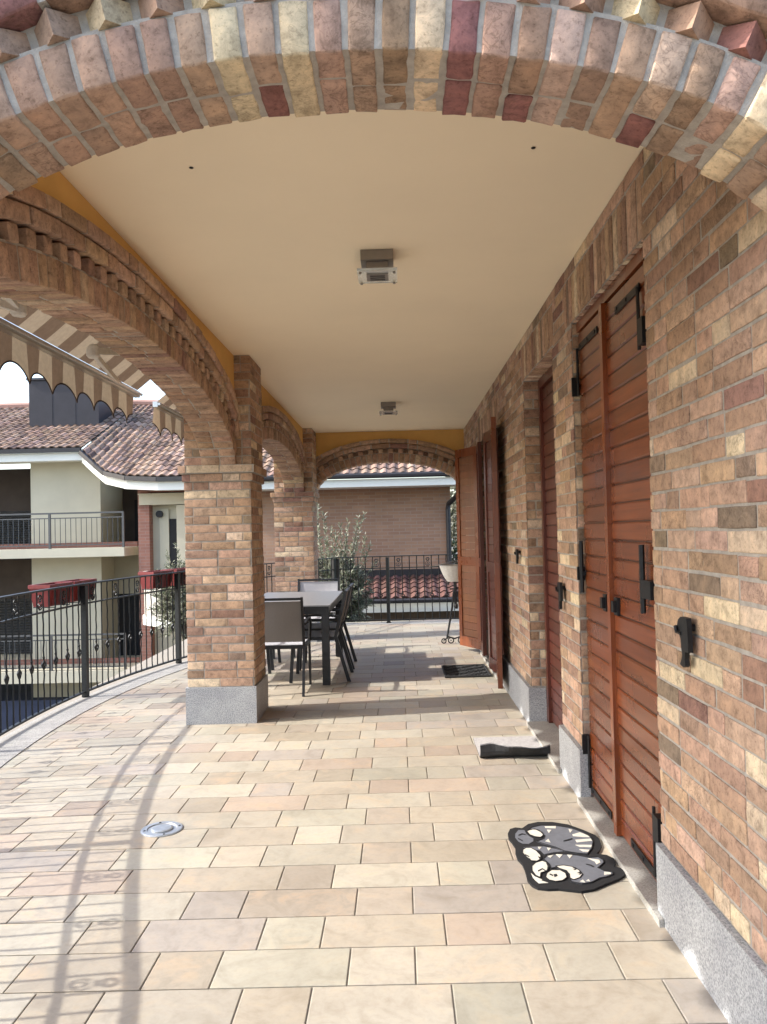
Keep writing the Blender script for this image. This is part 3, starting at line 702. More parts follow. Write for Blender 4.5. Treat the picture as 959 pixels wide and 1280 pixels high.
    for k in range(K):
        a, b = s0+(s1-s0)*k/K, s0+(s1-s0)*(k+1)/K
        mb.hexa([fn(a, zl(a), .008), fn(b, zl(b), .008), fn(b, zl(b), th-.008), fn(a, zl(a), th-.008), fn(a, ztop, .008), fn(b, ztop, .008), fn(b, ztop, th-.008), fn(a, ztop, th-.008)])
    # core behind the courses
    for k in range(80):
        a, b = E.total*k/80, E.total*(k+1)/80
        q = [cl(E.at(a, H1+.012)), cl(E.at(b, H1+.012)), cl(E.at(b, off+.03)), cl(E.at(a, off+.03))]
        q = [(s, min(z, ztop-.004)) for s, z in q]
        mb.hexa([fn(s, z, .056) for s, z in q]+[fn(s, z, th-.010) for s, z in q])
    mb.build('plaster_spandrel', 'ochre', t_)
    return t_
GA = 'brick arches round the porch'
ZS = 1.985
arch('large brick arch along the terrace side between the foreground and the first granite-based pillar', GA, Ellipse(4.10, 2.065, .478, ZS), lambda s, z, t: (XA-t, s, z), .27, 1.90, 6.33, ZC-.002, seg=2)
arch('smaller-looking brick arch along the terrace side beyond the first pillar, beside the dining table', GA, Ellipse(8.69, 1.965, .445, ZS), lambda s, z, t: (XA-t, s, z), .27, 6.58, 10.80, ZC-.002, seg=1)
arch('brick arch at the far end of the porch framing the house behind', GA, Ellipse(-.13, 1.03, .440, ZS), lambda s, z, t: (s, 11.20-.0+t, z), .25, -1.27, XW+.10, ZC-.002, seg=1)
NEARPAL = [((.38, .255, .185), 30), ((.35, .225, .16), 22), ((.28, .185, .13), 14), ((.56, .44, .30), 12), ((.22, .10, .088), 9), ((.42, .30, .23), 12)]
arch('thick mortared brick arch crossing the top of the foreground', GA, Ellipse(-.09, 1.085, .482, ZS), lambda s, z, t: (s, 1.655+t, z), .255, -1.30, XW+.12, 3.15, pitch=.070, joint=.0135, seg=5, amp=.0032, pal=NEARPAL, same=.75, tooth='saw')

# ================================================================== RAILINGS
class Path:
    def __init__(s, P):
        s.P = [Vector((x, y, 0)) for x, y in P]; s.L = [0]
        for a, b in zip(s.P, s.P[1:]): s.L.append(s.L[-1]+(b-a).length)
        s.total = s.L[-1]
    def at(s, l):
        l = min(max(l, 0), s.total)
        for i in range(len(s.P)-1):
            if l <= s.L[i+1] or i == len(s.P)-2:
                a, b = s.P[i], s.P[i+1]; d = (b-a).normalized(); p = a+d*(l-s.L[i])
                return p, d
    def near(s, y): 
        for i in range(len(s.P)-1):
            if s.P[i].y <= y <= s.P[i+1].y: return s.L[i]+(y-s.P[i].y)/(s.P[i+1].y-s.P[i].y)*(s.L[i+1]-s.L[i])
def railing(label, path, posts, step=.112, zt=1.055):
    p0, _ = path.at(path.total/2)
    t = thing('terrace_railing', label, 'railing', (p0.x, p0.y, fz(p0.x)))
    UP = Vector((0, 0, 1))
    def P3(l, z, lat=0):
        p, d = path.at(l); n = Vector((d.y, -d.x, 0)); q = p+n*lat; return Vector((q.x, q.y, fz(p.x)+z))
    def runs(name, z, w, h):
        mb = MB(); n = max(2, int(path.total/.22))
        pts = [(P3(path.total*k/n, z, -w/2), P3(path.total*k/n, z, w/2)) for k in range(n+1)]
        for (a, b), (c, e) in zip(pts, pts[1:]): mb.hexa([a-UP*h/2, b-UP*h/2, e-UP*h/2, c-UP*h/2, a+UP*h/2, b+UP*h/2, e+UP*h/2, c+UP*h/2])
        return mb.build(name, 'rail', t)
    runs('top_rail', zt, .045, .014); runs('middle_rail', .872, .022, .014); runs('bottom_rail', .055, .03, .016)
    for l in posts:
        mb = MB(); p, d = path.at(l); n = Vector((d.y, -d.x, 0)); zb = fz(p.x)
        mb.obox((p.x, p.y, zb+.51), d, n, UP, .025, .025, .53); mb.obox((p.x, p.y, zb-.14), d, n, UP, .04, .008, .16)
        mb.build('post', 'rail', t)
    edges = [0]+[l for l in posts if .2 < l < path.total-.2]+[path.total]
    for a, b in zip(edges, edges[1:]):
        n = max(2, round((b-a)/step)); mb = MB(); sc = mb
        for k in range(1, n):
            l = a+(b-a)*k/n
            lo, hi = P3(l, .06), P3(l, 1.05)
            if k % 2:
                mb.tube([lo, hi], .0082, 4)
            else:  # twisted bar with a small leaf curl
                mb.tube([lo.lerp(hi, q/14)+Vector((.0022*(-1)**q, .0022*(-1)**(q//2), 0)) for q in range(15)], .0085, 4)
                for sg in (-1, 1):
                    sc.tube([P3(l+sg*(.004+.028*math.sin(q*.55))*(1 if q < 6 else .8), .40+.013*q+(.012*math.sin(q)), 0) for q in range(8)], [.009, .009, .008, .008, .008, .008, .007, .006], 5)
            if k % 4 in (1, 2) and b-a > .6:   # paired scrolls in the frieze
                sg = 1 if k % 4 == 1 else -1
                c = l+sg*.0
                pts = []
                for q in range(17):
                    an = -1.9+q*.46; r = .034*(1-.045*q)
                    pts.append(P3(c+sg*(.046-.0*q)+sg*r*math.cos(an), .995-.0+r*math.sin(an)))
                sc.tube(pts, .0052, 4)
                pts = [P3(c+sg*.05+sg*.03*math.cos(2.2+q*.5)*(1-.04*q), .922+.032*math.sin(2.2+q*.5)*(1-.04*q)) for q in range(12)]
                sc.tube(pts, .0052, 4)
        mb.build('baluster_grille', 'rail', t)
    return t
pc = Path([(x, y) for x, y in PC]); pf = Path(PF)
l738 = pc.near(7.38)
railing('curved black wrought-iron railing with twisted balusters along the granite kerb on the terrace side', pc, [l for l in [l738+1.86*k for k in range(-6, 4)] if .1 < l < pc.total])
railing('straight black wrought-iron railing across the far end of the terrace, before the lower red roof', pf, [.03, .83, 2.45])

# planters hung on the railing
def planter(yc, L, label, lat=.14, tilt=0):
    l = pc.near(yc); p, d = pc.at(l); n = Vector((-d.y, d.x, 0)); c = p+n*lat; UP = Vector((0, 0, 1)); zt = 1.085+fz(c.x)
    t = thing('flower_box', label, 'planter', (c.x, c.y, zt-.2), 'red flower boxes hung on the railing')
    A = []
    def ring(hx, hy, z): return [c+d*sx*hx+n*sy*hy+UP*(z-0) for sx, sy in ((-1, -1), (1, -1), (1, 1), (-1, 1))]
    mb = MB(); lo, hi = ring(L/2-.03, .068, zt-.19), ring(L/2-.006, .092, zt-.028); mb.hexa(lo+hi); 
    for k in range(1, 12):
        q = -L/2+.05+(L-.1)*k/12; mb.obox(c+d*q-n*.085+UP*(zt-.11), d, n, UP, .008, .008, .06)
    mb.build('tub', 'red', t)
    mb = MB()
    for a, b, s0, s1 in ((-L/2, L/2, -.10, -.078), (-L/2, L/2, .078, .10)): mb.obox(c+n*((s0+s1)/2)+UP*(zt-.014), d, n, UP, L/2, .011, .016)
    for q in (-1, 1): mb.obox(c+d*q*(L/2-.011)+UP*(zt-.014), d, n, UP, .011, .077, .0155)
    mb.build('rim', 'red', t)
    mb = MB(); mb.obox(c+UP*(zt-.025), d, n, UP, L/2-.025, .075, .004); mb.build('soil', 'soil', t)
    for q in (-.3, .3):
        mb = MB(); b = c+d*q*L
        mb.tube([b+n*.10+UP*(zt-.20), b-n*.10+UP*(zt-.20), b-n*.105+UP*(zt-.025), b-n*(lat-.0)+UP*(zt-.018)], .005, 5)
        mb.build('bracket', 'rail', t)
planter(7.05, .43, 'empty red flower box on the railing before the beige column, its nearer end')
planter(7.50, .43, 'empty red flower box on the railing before the beige column, its farther end')
planter(9.0, .43, 'empty red flower box next to the half-hidden one at the first brick pillar')
planter(9.47, .46, 'empty red flower box on the railing partly hidden behind the first brick pillar')

# ================================================================== AWNINGS
LT, DK = (.265, .215, .155), (.115, .08, .055)
def awning(y0, y1, label, arms):
    XB, ZB, XT, ZT = -2.06, 2.575, -1.72, 2.90
    t = thing('awning', label, 'awning', (XT, (y0+y1)/2, ZT), 'striped awnings outside the arcade')
    n = round((y1-y0)/.167); w = (y1-y0)/n
    mb = MB()
    for k in range(n):
        a, b = y0+k*w, y0+(k+1)*w; col = LT if k % 2 == 0 else DK
        pr = None
        for q in range(9):
            u = q/8; x = XB+.02+(XT-XB)*u; z = ZB+.03+(ZT-ZB)*u-.02*math.sin(math.pi*u)
            if pr: mb.poly([(pr[0], a, pr[1]), (x, a, z), (x, b, z), (pr[0], b, pr[1])][::-1], col)
            pr = (x, z)
    mb.build('canopy', 'fabric', t)
    mb = MB(); edge = MB(); K = 10; last = None
    mb.smooth = True
    for k in range(n):
        for q in range(K):
            def pt(f, v):
                yy = y0+w*(k+f); ph = math.pi*2*((yy-y0)/(2*w))-math.pi/2
                drop = .185+.045*math.sin(ph)
                bx = XB-.012+.020*math.sin(ph*1.0+1.2)*v+.008*math.sin(yy*9)*v
                return (bx, yy, ZB-.02-drop*v)
            col = LT if k % 2 == 0 else DK
            for r_ in range(4): mb.poly([pt(q/K, r_/4), pt((q+1)/K, r_/4), pt((q+1)/K, (r_+1)/4), pt(q/K, (r_+1)/4)], col)
            edge.tube([pt(q/K, 1.0), pt((q+1)/K, 1.0)], .005, 4, (.05, .035, .028))
    v = mb.build('valance', 'fabric', t); edge.build('piping', 'fabric', v)
    mb = MB(); mb.box(XB-.012, XB+.03, y0-.03, y1+.03, ZB-.024, ZB+.022); mb.tube([(XB+.042, y0-.03, ZB+.0), (XB+.042, y1+.03, ZB)], .012, 8); mb.build('front_bar', 'alul', t)
    mb = MB(); mb.box(XT-.03, XT+.04, y0-.04, y1+.04, ZT-.02, ZT+.09); mb.build('cassette', 'alul', t)
    for ya, ye, yb in arms:
        mb = MB(); E_ = Vector((XB+.12, ye, ZB+.075)); A = Vector((XT-.02, ya, ZT-.05)); B = Vector((XB+.035, yb, ZB+.008))
        mb.bar(A, E_, .03, .045); mb.bar(E_-Vector((0, 0, .012)), B, .026, .036); mb.lathe((E_.x, E_.y, E_.z-.045), [(.032, 0), (.04, .012), (.04, .07), (.03, .085)], 14)
        mb.tube([B+Vector((0, -.05, 0)), B+Vector((0, .05, 0))], .017, 8); mb.build('folding_arm', 'whiteplast', t)
awning(1.95, 6.22, 'long brown striped awning with scalloped valance outside the larger near arch', [(6.05, 5.05, 5.72), (2.6, 4.05, 3.3)])
awning(6.74, 10.6, 'brown striped awning with scalloped valance beyond the first pillar, showing only its near end', [(10.3, 9.3, 10.0), (7.0, 8.1, 7.4)])

# ================================================================== CEILING LAMPS
def lamp(x, y, label, group='square ceiling lamps'):
    t = thing('ceiling_lamp', label, 'ceiling lamp', (x, y, ZC), group)
    mb = MB(); mb.box(x-.082, x+.082, y-.082, y+.082, ZC-.052, ZC-.001); mb.build('base', 'lampmetal', t)
    mb = MB(); mb.box(x-.10, x+.10, y-.10, y+.10, ZC-.115, ZC-.100); mb.build('glass_plate', 'lampglass', t)
    mb = MB(); mb.box(x-.055, x+.055, y-.055, y+.055, ZC-.0985, ZC-.053); 
    for sx in (-1, 1):
        for sy in (-1, 1): mb.lathe((x+sx*.085, y+sy*.085, ZC-.125), [(.007, 0), (.007, .009)], 10)
    mb.build('bulb_holder', 'lampmetal', t)
    mb = MB(); mb.box(x-.055, x+.055, y-.055, y+.055, ZC-.119, ZC-.1155)
    for q in (-.03, 0, .03): mb.box(x-.038, x+.038, y+q-.005, y+q+.005, ZC-.121, ZC-.1192, mat=1)
    mb.build('slotted_plate', ['lampmetal', 'iron'], t)
    return t
lamp(-.078, 4.02, 'square grey metal ceiling lamp with glass plate, the larger one over the first doors')
lamp(-.085, 8.74, 'square grey metal ceiling lamp towards the far arch, over the dining end')

# ================================================================== DOORMATS, DRAIN
def flat_z(x): return fz(x)
mb = MB()
mb.prism(CAT['OUT'], lambda p, dd: (p[0], p[1], fz(p[0])+dd), .001, .011, (.018, .018, .019))
for z0, z1, key, col in ((.0112, .0128, 'G', (.115, .12, .135)), (.0130, .0143, 'Wh', (.50, .475, .41)), (.0145, .0152, 'D', (.02, .02, .021))):
    for q in CAT[key]: mb.prism(q, lambda p, dd: (p[0], p[1], fz(p[0])+dd), z0, z1, col)
LINES = []
for q in CAT['G'][:1]+CAT['G'][3:]+CAT['Wh'][:5]:
    for a, b in zip(q, q[1:]+q[:1]):
        A, B = Vector((*a, fz(a[0])+.0146)), Vector((*b, fz(b[0])+.0146))
        if (B-A).length > .004: mb.bar(A, B, .0042, .0016, (0, 0, 1), (.018, .018, .019))
setp(mb.build('cat_doormat', 'print', loc=(.68, 3.55, 0)), 'black rubber doormat shaped and printed as a curled grey and white sleeping cat', 'doormat')

t = thing('folded_doormat', 'pale grey doormat with black underside, its near edge folded up, before the recessed door', 'doormat', (.69, 5.2, 0))
def gm(u, v):   # u across, v from far edge to the lifted near edge
    x = .475+.43*u+.012*v; y = 5.54-.44*min(v, 1.0)-.0*v
    return x, y
mb = MB(); mb.smooth = True; bk = MB(); bk.smooth = True
NU, NV = 18, 16
def mat_pt(i, j, lift):
    u, v = i/NU, j/NV; x = .475+.432*u+.012*v-(.01*v if u < .3 else 0)
    wob = .010*math.sin(u*9+1)+.006*math.sin(u*21)
    s = v*.62; flat = .46+wob*.3
    if s <= flat: y, z = 5.54-s, .004
    else:
        e_ = s-flat; r = .035; a = min(e_/r, 1.50); y = 5.54-flat-r*math.sin(a)+max(0, e_-r*1.5)*(-.1+.3*math.sin(u*7+.5)); z = .004+r*(1-math.cos(a))+max(0, e_-r*1.5)*(.40+.10*math.sin(u*4.6+1.0)+.05*math.sin(u*13))
    return (x, y, fz(x)+z+lift)
for i in range(NU):
    for j in range(NV):
        mb.poly([mat_pt(i, j, .006), mat_pt(i+1, j, .006), mat_pt(i+1, j+1, .006), mat_pt(i, j+1, .006)])
        q = [list(mat_pt(a, b, .0)) for a, b in ((i, j), (i+1, j), (i+1, j+1), (i, j+1))]
        for k in range(4): q[k][1] -= .006*min(1, max(0, (j+(k > 1))/NV-.74)*8)
        bk.poly(q[::-1])
mb.build('pile', 'greymat', t); bk.build('backing', 'rubber', t)

t = thing('wire_doormat', 'black coiled-wire doormat lying below the open french door', 'doormat', (.66, 8.1, 0))
mb = MB(); X0, X1, Y0, Y1 = .42, .86, 7.81, 8.44
mb.box(X0, X1, Y0, Y1, fz(.64)+.001, fz(.64)+.006); mb.build('backing', 'rubber', t)
mb = MB()
for k in range(34):
    y = Y0+.02+(Y1-Y0-.04)*k/33
    mb.tube([(X0+.015+(X1-X0-.03)*q/16, y+.014*math.sin(q*1.3+k*1.7)+.006*rng.uniform(-1, 1), fz(.64)+.012+.006*math.sin(q*2.1+k)) for q in range(17)], .0055, 5)
mb.tube([(X0, Y0, .008), (X1, Y0, .010), (X1, Y1, .010), (X0, Y1, .008)], .011, 6, closed=True)
mb.build('wire_coils', 'rubber', t)
t = thing('floor_drain', 'round grey metal floor drain cap set in the terrace tiles', 'drain', (-1.222, 3.993, fz(-1.222)))
c = (-1.222, 3.993, fz(-1.222)+.0005)
mb = MB(); mb.lathe(c, [(.104, 0), (.104, .004), (.098, .007), (.074, .007), (.070, .003), (.055, .003)], 40); mb.build('flange', 'steel', t)
mb = MB(); mb.lathe((c[0], c[1], c[2]+.0032), [(.054, 0), (.054, .005), (.046, .008), (.030, .0085), (.0, .0085)], 36)
mb.build('cap', 'steel', t)
for a in range(4):
    mb = MB(); mb.lathe((c[0]+.085*math.cos(a*1.571+.4), c[1]+.085*math.sin(a*1.571+.4), c[2]+.0071), [(.007, 0), (.005, .002)], 10)
    mb.build('screw', 'iron', t)

# ================================================================== DINING SET
TX0, TX1, TY0, TY1, TZ = -1.58, -.68, 7.60, 9.40, .752
t = thing('dining_table', 'grey-topped outdoor dining table with square charcoal legs behind the first pillar', 'table', (-1.13, 8.5, fz(-1.1)))
mb = MB(); mb.box(TX0, TX1, TY0, TY1, TZ-.012, TZ); mb.build('tabletop', 'table', t)
mb = MB(); g = .004
mb.box(TX0+.01, TX1-.01, TY0+.01, TY0+.04, TZ-.085, TZ-.013); mb.box(TX0+.01, TX1-.01, TY1-.04, TY1-.01, TZ-.085, TZ-.013)
mb.box(TX0+.01, TX0+.04, TY0+.041, TY1-.041, TZ-.085, TZ-.013); mb.box(TX1-.04, TX1-.01, TY0+.041, TY1-.041, TZ-.085, TZ-.013); mb.build('apron', 'alu', t)
for x in (TX0+.048, TX1-.048):
    for y in (TY0+.048, TY1-.048):
        mb = MB(); mb.box(x-.036, x+.036, y-.036, y+.036, fz(x)+.004, TZ-.0135); mb.build('leg', 'alu', t)
def chair(name_mat='slingdark'):
    """faces +y, origin on the floor under the seat"""
    t = thing('dining_chair', '', 'chair', (0, 0, 0), 'chairs around the outdoor dining table')
    W = .25
    for sx in (-1, 1):
        mb = MB(); mb.bar((sx*W, .23, 0), (sx*W, .20, .43), .022, .032, (0, 1, 0)); mb.build('leg', 'alu', t)
        mb = MB(); mb.bar((sx*W, -.34, 0), (sx*W, -.215, .44), .022, .034, (0, 1, 0)); mb.build('leg', 'alu', t)
        mb = MB(); mb.bar((sx*W, -.212, .43), (sx*W, -.325, .885), .022, .030, (0, 1, 0)); mb.build('back_post', 'alu', t)
        mb = MB(); pts = [(sx*(W+.012), -.255, .64), (sx*(W+.014), -.05, .655), (sx*(W+.014), .14, .650), (sx*(W+.012), .20, .62), (sx*(W+.006), .205, .50), (sx*W, .20, .43)]
        for a, b in zip(pts, pts[1:]): mb.bar(a, b, .026, .020)
        mb.build('armrest', 'alu', t)
    mb = MB(); mb.bar((-W+.012, .20, .425), (W-.012, .20, .425), .024, .03); mb.bar((-W+.012, -.205, .425), (W-.012, -.205, .425), .024, .03)
    for sx in (-1, 1): mb.bar((sx*W, -.20, .425), (sx*W, .188, .425), .024, .03)
    mb.build('seat_frame', 'alu', t)
    mb = MB(); mb.bar((-W+.012, -.322, .872), (W-.012, -.322, .872), .022, .03, (0, 1, 0)); mb.build('back_rail', 'alu', t)
    mb = MB(); mb.smooth = True
    for i in range(6):
        for j in range(6):
            f = lambda i, j: (-W+.013+(2*W-.026)*i/6, -.19+.385*j/6, .444-.014*math.sin(math.pi*i/6)*math.sin(math.pi*j/6))
            mb.poly([f(i, j), f(i+1, j), f(i+1, j+1), f(i, j+1)]); 
            mb.poly([(x, y, z-.004) for x, y, z in (f(i, j+1), f(i+1, j+1), f(i+1, j), f(i, j))])
    mb.build('seat', 'sling', t)
    mb = MB(); mb.smooth = True
    for i in range(6):
        for j in range(8):
            f = lambda i, j: (-W+.013+(2*W-.026)*i/6, -.225-.095*j/8-.018*math.sin(math.pi*i/6)*math.sin(math.pi*j/8), .475+.375*j/8)
            mb.poly([f(i, j), f(i+1, j), f(i+1, j+1), f(i, j+1)]); mb.poly([(x, y+.004, z) for x, y, z in (f(i, j+1), f(i+1, j+1), f(i+1, j), f(i, j))])
    mb.build('backrest', name_mat, t)
    return t
c0 = chair()
spots = [(-1.14, 7.47, 0, 'chair at the near end of the table, showing its dark taupe back to the viewer'),
         (-1.02, 9.62, math.pi, 'chair at the far end of the table, its pale grey backrest facing the viewer'),
         (-.86, 8.03, math.pi/2, 'chair seen edge-on on the door side of the table, the one nearer its front corner'),
         (-.86, 8.72, math.pi/2, 'chair seen edge-on on the door side of the table, the one nearer the far railing'),
         (-1.62, 8.10, -math.pi/2, 'chair on the railing side of the table mostly hidden by the first pillar, nearer one'),
         (-1.62, 8.80, -math.pi/2, 'chair on the railing side of the table mostly hidden by the first pillar, farther one')]
for k, (x, y, a, lab) in enumerate(spots):
    o = c0 if k == 0 else copy_tree(c0)
    o.location = (x, y, fz(x)+.002); o.rotation_euler.z = a; o['label'] = lab
    if k == 1:
        for ch in o.children:
            if ch.name.startswith('backrest'): ch.data = ch.data.copy(); ch.data.materials[0] = M['sling']

# ================================================================== WHEELED STAND WITH WHITE BASKET
t = thing('basket_stand', 'white tapered basket on a thin dark folding stand with small wheels by the open shutter', 'laundry stand', (.68, 10.12, 0))
cx_, cy_ = .70, 10.14
mb = MB(); mb.smooth = True
def bk(i, z, r): a = 2*math.pi*i/20; return (cx_+r*math.cos(a)*1.0, cy_+r*.75*math.sin(a), z)
prof = [(.10, .785), (.135, .83), (.17, .90), (.198, .985), (.20, .992)]
for (r0, z0), (r1, z1) in zip(prof, prof[1:]):
    for i in range(20): mb.poly([bk(i, z0, r0), bk(i+1, z0, r0), bk(i+1, z1, r1), bk(i, z1, r1)]); mb.poly([bk(i+1, z0, r0-.006), bk(i, z0, r0-.006), bk(i, z1, r1-.006), bk(i+1, z1, r1-.006)])
mb.poly([bk(i, .785, .10) for i in range(20)]); mb.build('basket', 'whiteplast', t)
mb = MB(); mb.tube([bk(i, .992, .20) for i in range(20)], .006, 6, closed=True)
for k in range(4): mb.tube([(cx_-.33+.03*k, cy_-.1+.07*k, .985), (cx_-.1, cy_-.05+.05*k, 1.005+.006*k), (cx_+.25, cy_+.04*k, 1.06+.01*k)], .0022, 4)
mb.build('wire_rim', 'alul', t)
for sx, nm in ((-1, 'leg'), (1, 'leg')):
    mb = MB(); mb.tube([(cx_+sx*.025, cy_, .66), (cx_+sx*.05, cy_, .45), (cx_+sx*.125, cy_, .06)], .013, 8); mb.build(nm, 'alu', t)
mb = MB(); mb.tube([(cx_, cy_, .45), (cx_, cy_, .785)], .014, 8); mb.tube([(cx_-.075, cy_, .69), (cx_+.075, cy_, .69)], .010, 8); mb.tube([(cx_-.09, cy_, .745), (cx_-.085, cy_, .80)], .012, 8); mb.lathe((cx_, cy_, .44), [(.022, 0), (.03, .03), (.022, .06)], 10); mb.build('post', 'alu', t)
mb = MB(); mb.tube([(cx_-.16, cy_, .045), (cx_-.10, cy_, .085), (cx_-.03, cy_, .06), (cx_+.04, cy_, .085), (cx_+.13, cy_, .05)], .010, 8); mb.build('base_bar', 'alu', t)
for q in (-.165, -.075, .05, .135):
    mb = MB(); rr = .034 if q > -.1 else .028
    mb.tube([(cx_+q+rr*math.cos(a*.524), cy_-.004, fz(.6)+rr+.009+rr*math.sin(a*.524)) for a in range(12)], .008, 6, closed=True); mb.tube([(cx_+q, cy_-.02, fz(.6)+rr+.009), (cx_+q, cy_+.015, fz(.6)+rr+.009)], .008, 6); mb.build('wheel', 'rubber', t)

# ================================================================== NEIGHBOURING HOUSES
CLAY = [((.25, .165, .12), 40), ((.31, .215, .165), 26), ((.19, .125, .095), 24), ((.13, .088, .07), 14)]
SHADED_REDCLAY = [((.11, .055, .045), 40), ((.14, .072, .06), 30), ((.085, .043, .036), 25)]  # red tiles darkened: the shade on the lean-to roof is in these colours
def tiled(mb, EV, RV, pal=CLAY, pw=.21, ph=.34, depth=.045):
    """curved roof tiles between an eave polyline and a ridge polyline of the same length"""
    EV = [Vector(p) for p in EV]; RV = [Vector(p) for p in RV]
    for A, B, Cc, D in zip(EV, EV[1:], RV[1:], RV):
        nu = max(1, round(((B-A).length+(Cc-D).length)/2/pw)); nv = max(1, round(((D-A).length+(Cc-B).length)/2/ph))
        nrm = (B-A).cross(D-A).normalized()
        if nrm.z < 0: nrm = -nrm
        def P(u, v, h): return A.lerp(B, u).lerp(D.lerp(Cc, u), v)+nrm*h
        prof = [(0, 0), (.18, .3), (.35, .85), (.5, 1), (.65, .85), (.82, .3), (1, 0)]
        for i in range(nu):
            for j in range(nv):
                c = brick_col(pal=pal); v0, v1 = j/nv, (j+1.12)/nv
                v1 = min(v1, 1)
                lo = [mb.addv(P((i+f)/nu, v0, depth*h+.032)) for f, h in prof]; hi = [mb.addv(P((i+f)/nu, v1, depth*h+.004)) for f, h in prof]
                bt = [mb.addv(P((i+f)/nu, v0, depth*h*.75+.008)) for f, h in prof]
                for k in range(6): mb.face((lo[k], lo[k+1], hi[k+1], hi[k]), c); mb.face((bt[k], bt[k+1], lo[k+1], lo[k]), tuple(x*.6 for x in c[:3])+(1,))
        mb.poly([P(0, 0, -.01), P(1, 0, -.01), P(1, 1, -.01), P(0, 1, -.01)], (.05, .04, .035))
def bars(mb, x0, x1, y, z0, z1, step, r=.011):
    n = int((x1-x0)/step)
    for k in range(n+1): x = x0+(x1-x0)*k/n; mb.tube([(x, y, z0), (x, y, z1)], r, 4)
hb = thing('apartment_house', 'cream apartment house with balconies and brown tiled roof across the yard', 'house', (-8, 21, -4.4))
mb = MB(); mb.box(-9.33, -7.55, 20, 24.0, -2.15, 3.42); mb.build('wall', 'beige', hb)
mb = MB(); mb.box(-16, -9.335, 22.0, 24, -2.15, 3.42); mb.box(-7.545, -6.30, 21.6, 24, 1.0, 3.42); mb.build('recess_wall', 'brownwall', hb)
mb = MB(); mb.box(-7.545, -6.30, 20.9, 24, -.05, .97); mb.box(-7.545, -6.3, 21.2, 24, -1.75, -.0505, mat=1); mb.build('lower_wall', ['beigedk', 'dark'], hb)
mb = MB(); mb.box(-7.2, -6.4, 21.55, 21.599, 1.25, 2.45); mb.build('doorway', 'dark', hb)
mb = MB()
for k in range(16): mb.obox((-12.0, 21.85, 1.28+k*.062), (1, 0, 0), (0, .8, .6), (0, -.6, .8), 2.6, .035, .006)
mb.build('louvre_screen', 'greyrail', hb)
mb = MB()
for k in range(20): mb.obox((-12.0, 21.85, -1.65+k*.075), (1, 0, 0), (0, .8, .6), (0, -.6, .8), 2.6, .04, .006)
mb.build('louvre_screen', 'greyrail', hb)
for z0, z1 in ((.99, 1.20), (-2.0, -1.72)):
    mb = MB(); mb.box(-16, -6.58, 18.9, 19.995, z0, z1); mb.box(-16, -9.336, 19.996, 22.4, z0, z1); mb.box(-7.544, -6.58, 19.996, 22, z0, z1); mb.build('balcony_slab', 'beige', hb)
    mb = MB(); mb.box(-16, -6.6, 18.95, 18.99, z1+.83, z1+.87); mb.box(-16, -6.6, 18.955, 18.985, z1+.72, z1+.745); mb.box(-16, -6.6, 18.955, 18.985, z1+.07, z1+.095); bars(mb, -13.6, -6.62, 18.97, z1+.08, z1+.73, .125)
    for x in (-13.6, -11.0, -8.4, -6.62): mb.box(x-.025, x+.025, 18.945, 18.995, z1-.15, z1+.83)
    mb.build('balcony_railing', 'greyrail', hb)
    mb = MB(); mb.box(-16, -6.61, 19.96, 19.994, z1+.002, z1+.13); mb.build('plinth_band', 'redbrick', hb)
mb = MB(); mb.box(-9.33, -6.3, 20, 24, -2.55, -2.152); mb.build('basement_wall', 'beigedk', hb)
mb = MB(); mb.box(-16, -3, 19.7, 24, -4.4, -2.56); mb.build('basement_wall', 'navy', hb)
# wing
mb = MB(); mb.box(-6.25, -5.98, 18.95, 19.4, -2.5, 2.62); mb.build('brick_pilaster', 'redbrick', hb)
mb = MB(); mb.box(-5.975, -2.4, 19.2, 23, -2.55, 2.62); mb.build('wing_wall', 'beige', hb)
mb = MB(); mb.box(-6.22, -2.4, 18.93, 19.198, 2.50, 2.62); mb.build('lintel_band', 'redbrick', hb)
mb = MB(); mb.box(-6.2, -2.6, 18.88, 19.19, 2.2, 2.44); mb.box(-6.22, -2.6, 18.86, 19.192, 2.441, 2.47); mb.build('shutter_box', 'beige', hb)
mb = MB(); mb.box(-5.56, -5.33, 19.17, 19.198, .5, 1.86); mb.build('doorway', 'dark', hb)
mb = MB(); mb.box(-5.80, -5.57, 19.15, 19.197, .3, 2.1); mb.build('door', 'beige', hb)
mb = MB(); mb.box(-5.31, -5.0, 18.9, 19.198, -.3, 2.18); mb.build('column', 'beige', hb)
mb = MB()
mb.tube([(-5.78, 19.15, 1.98), (-5.78, 19.07, 1.98)], .085, 14); mb.build('wall_lamp', 'iron', hb)
cxb, cyb, rb = -4.85, 18.5, 1.08
def arcpts(r, a0=math.pi, a1=2*math.pi, n=28): return [(cxb+r*math.cos(a0+(a1-a0)*k/n), cyb+r*math.sin(a0+(a1-a0)*k/n)) for k in range(n+1)]
for nm, r0, r1, z0, z1, mt in (('balcony_slab', .3, rb+.04, -.55, -.36, 'white'), ('parapet', rb-.06, rb, -.358, .58, 'lattice'), ('parapet_cap', rb-.09, rb+.03, .582, .64, 'white')):
    mb = MB(); A, B = arcpts(r0), arcpts(r1)
    for k in range(28): mb.hexa([(*A[k], z0), (*B[k], z0), (*B[k+1], z0), (*A[k+1], z0), (*A[k], z1), (*B[k], z1), (*B[k+1], z1), (*A[k+1], z1)])
    mb.build(nm, mt, hb)
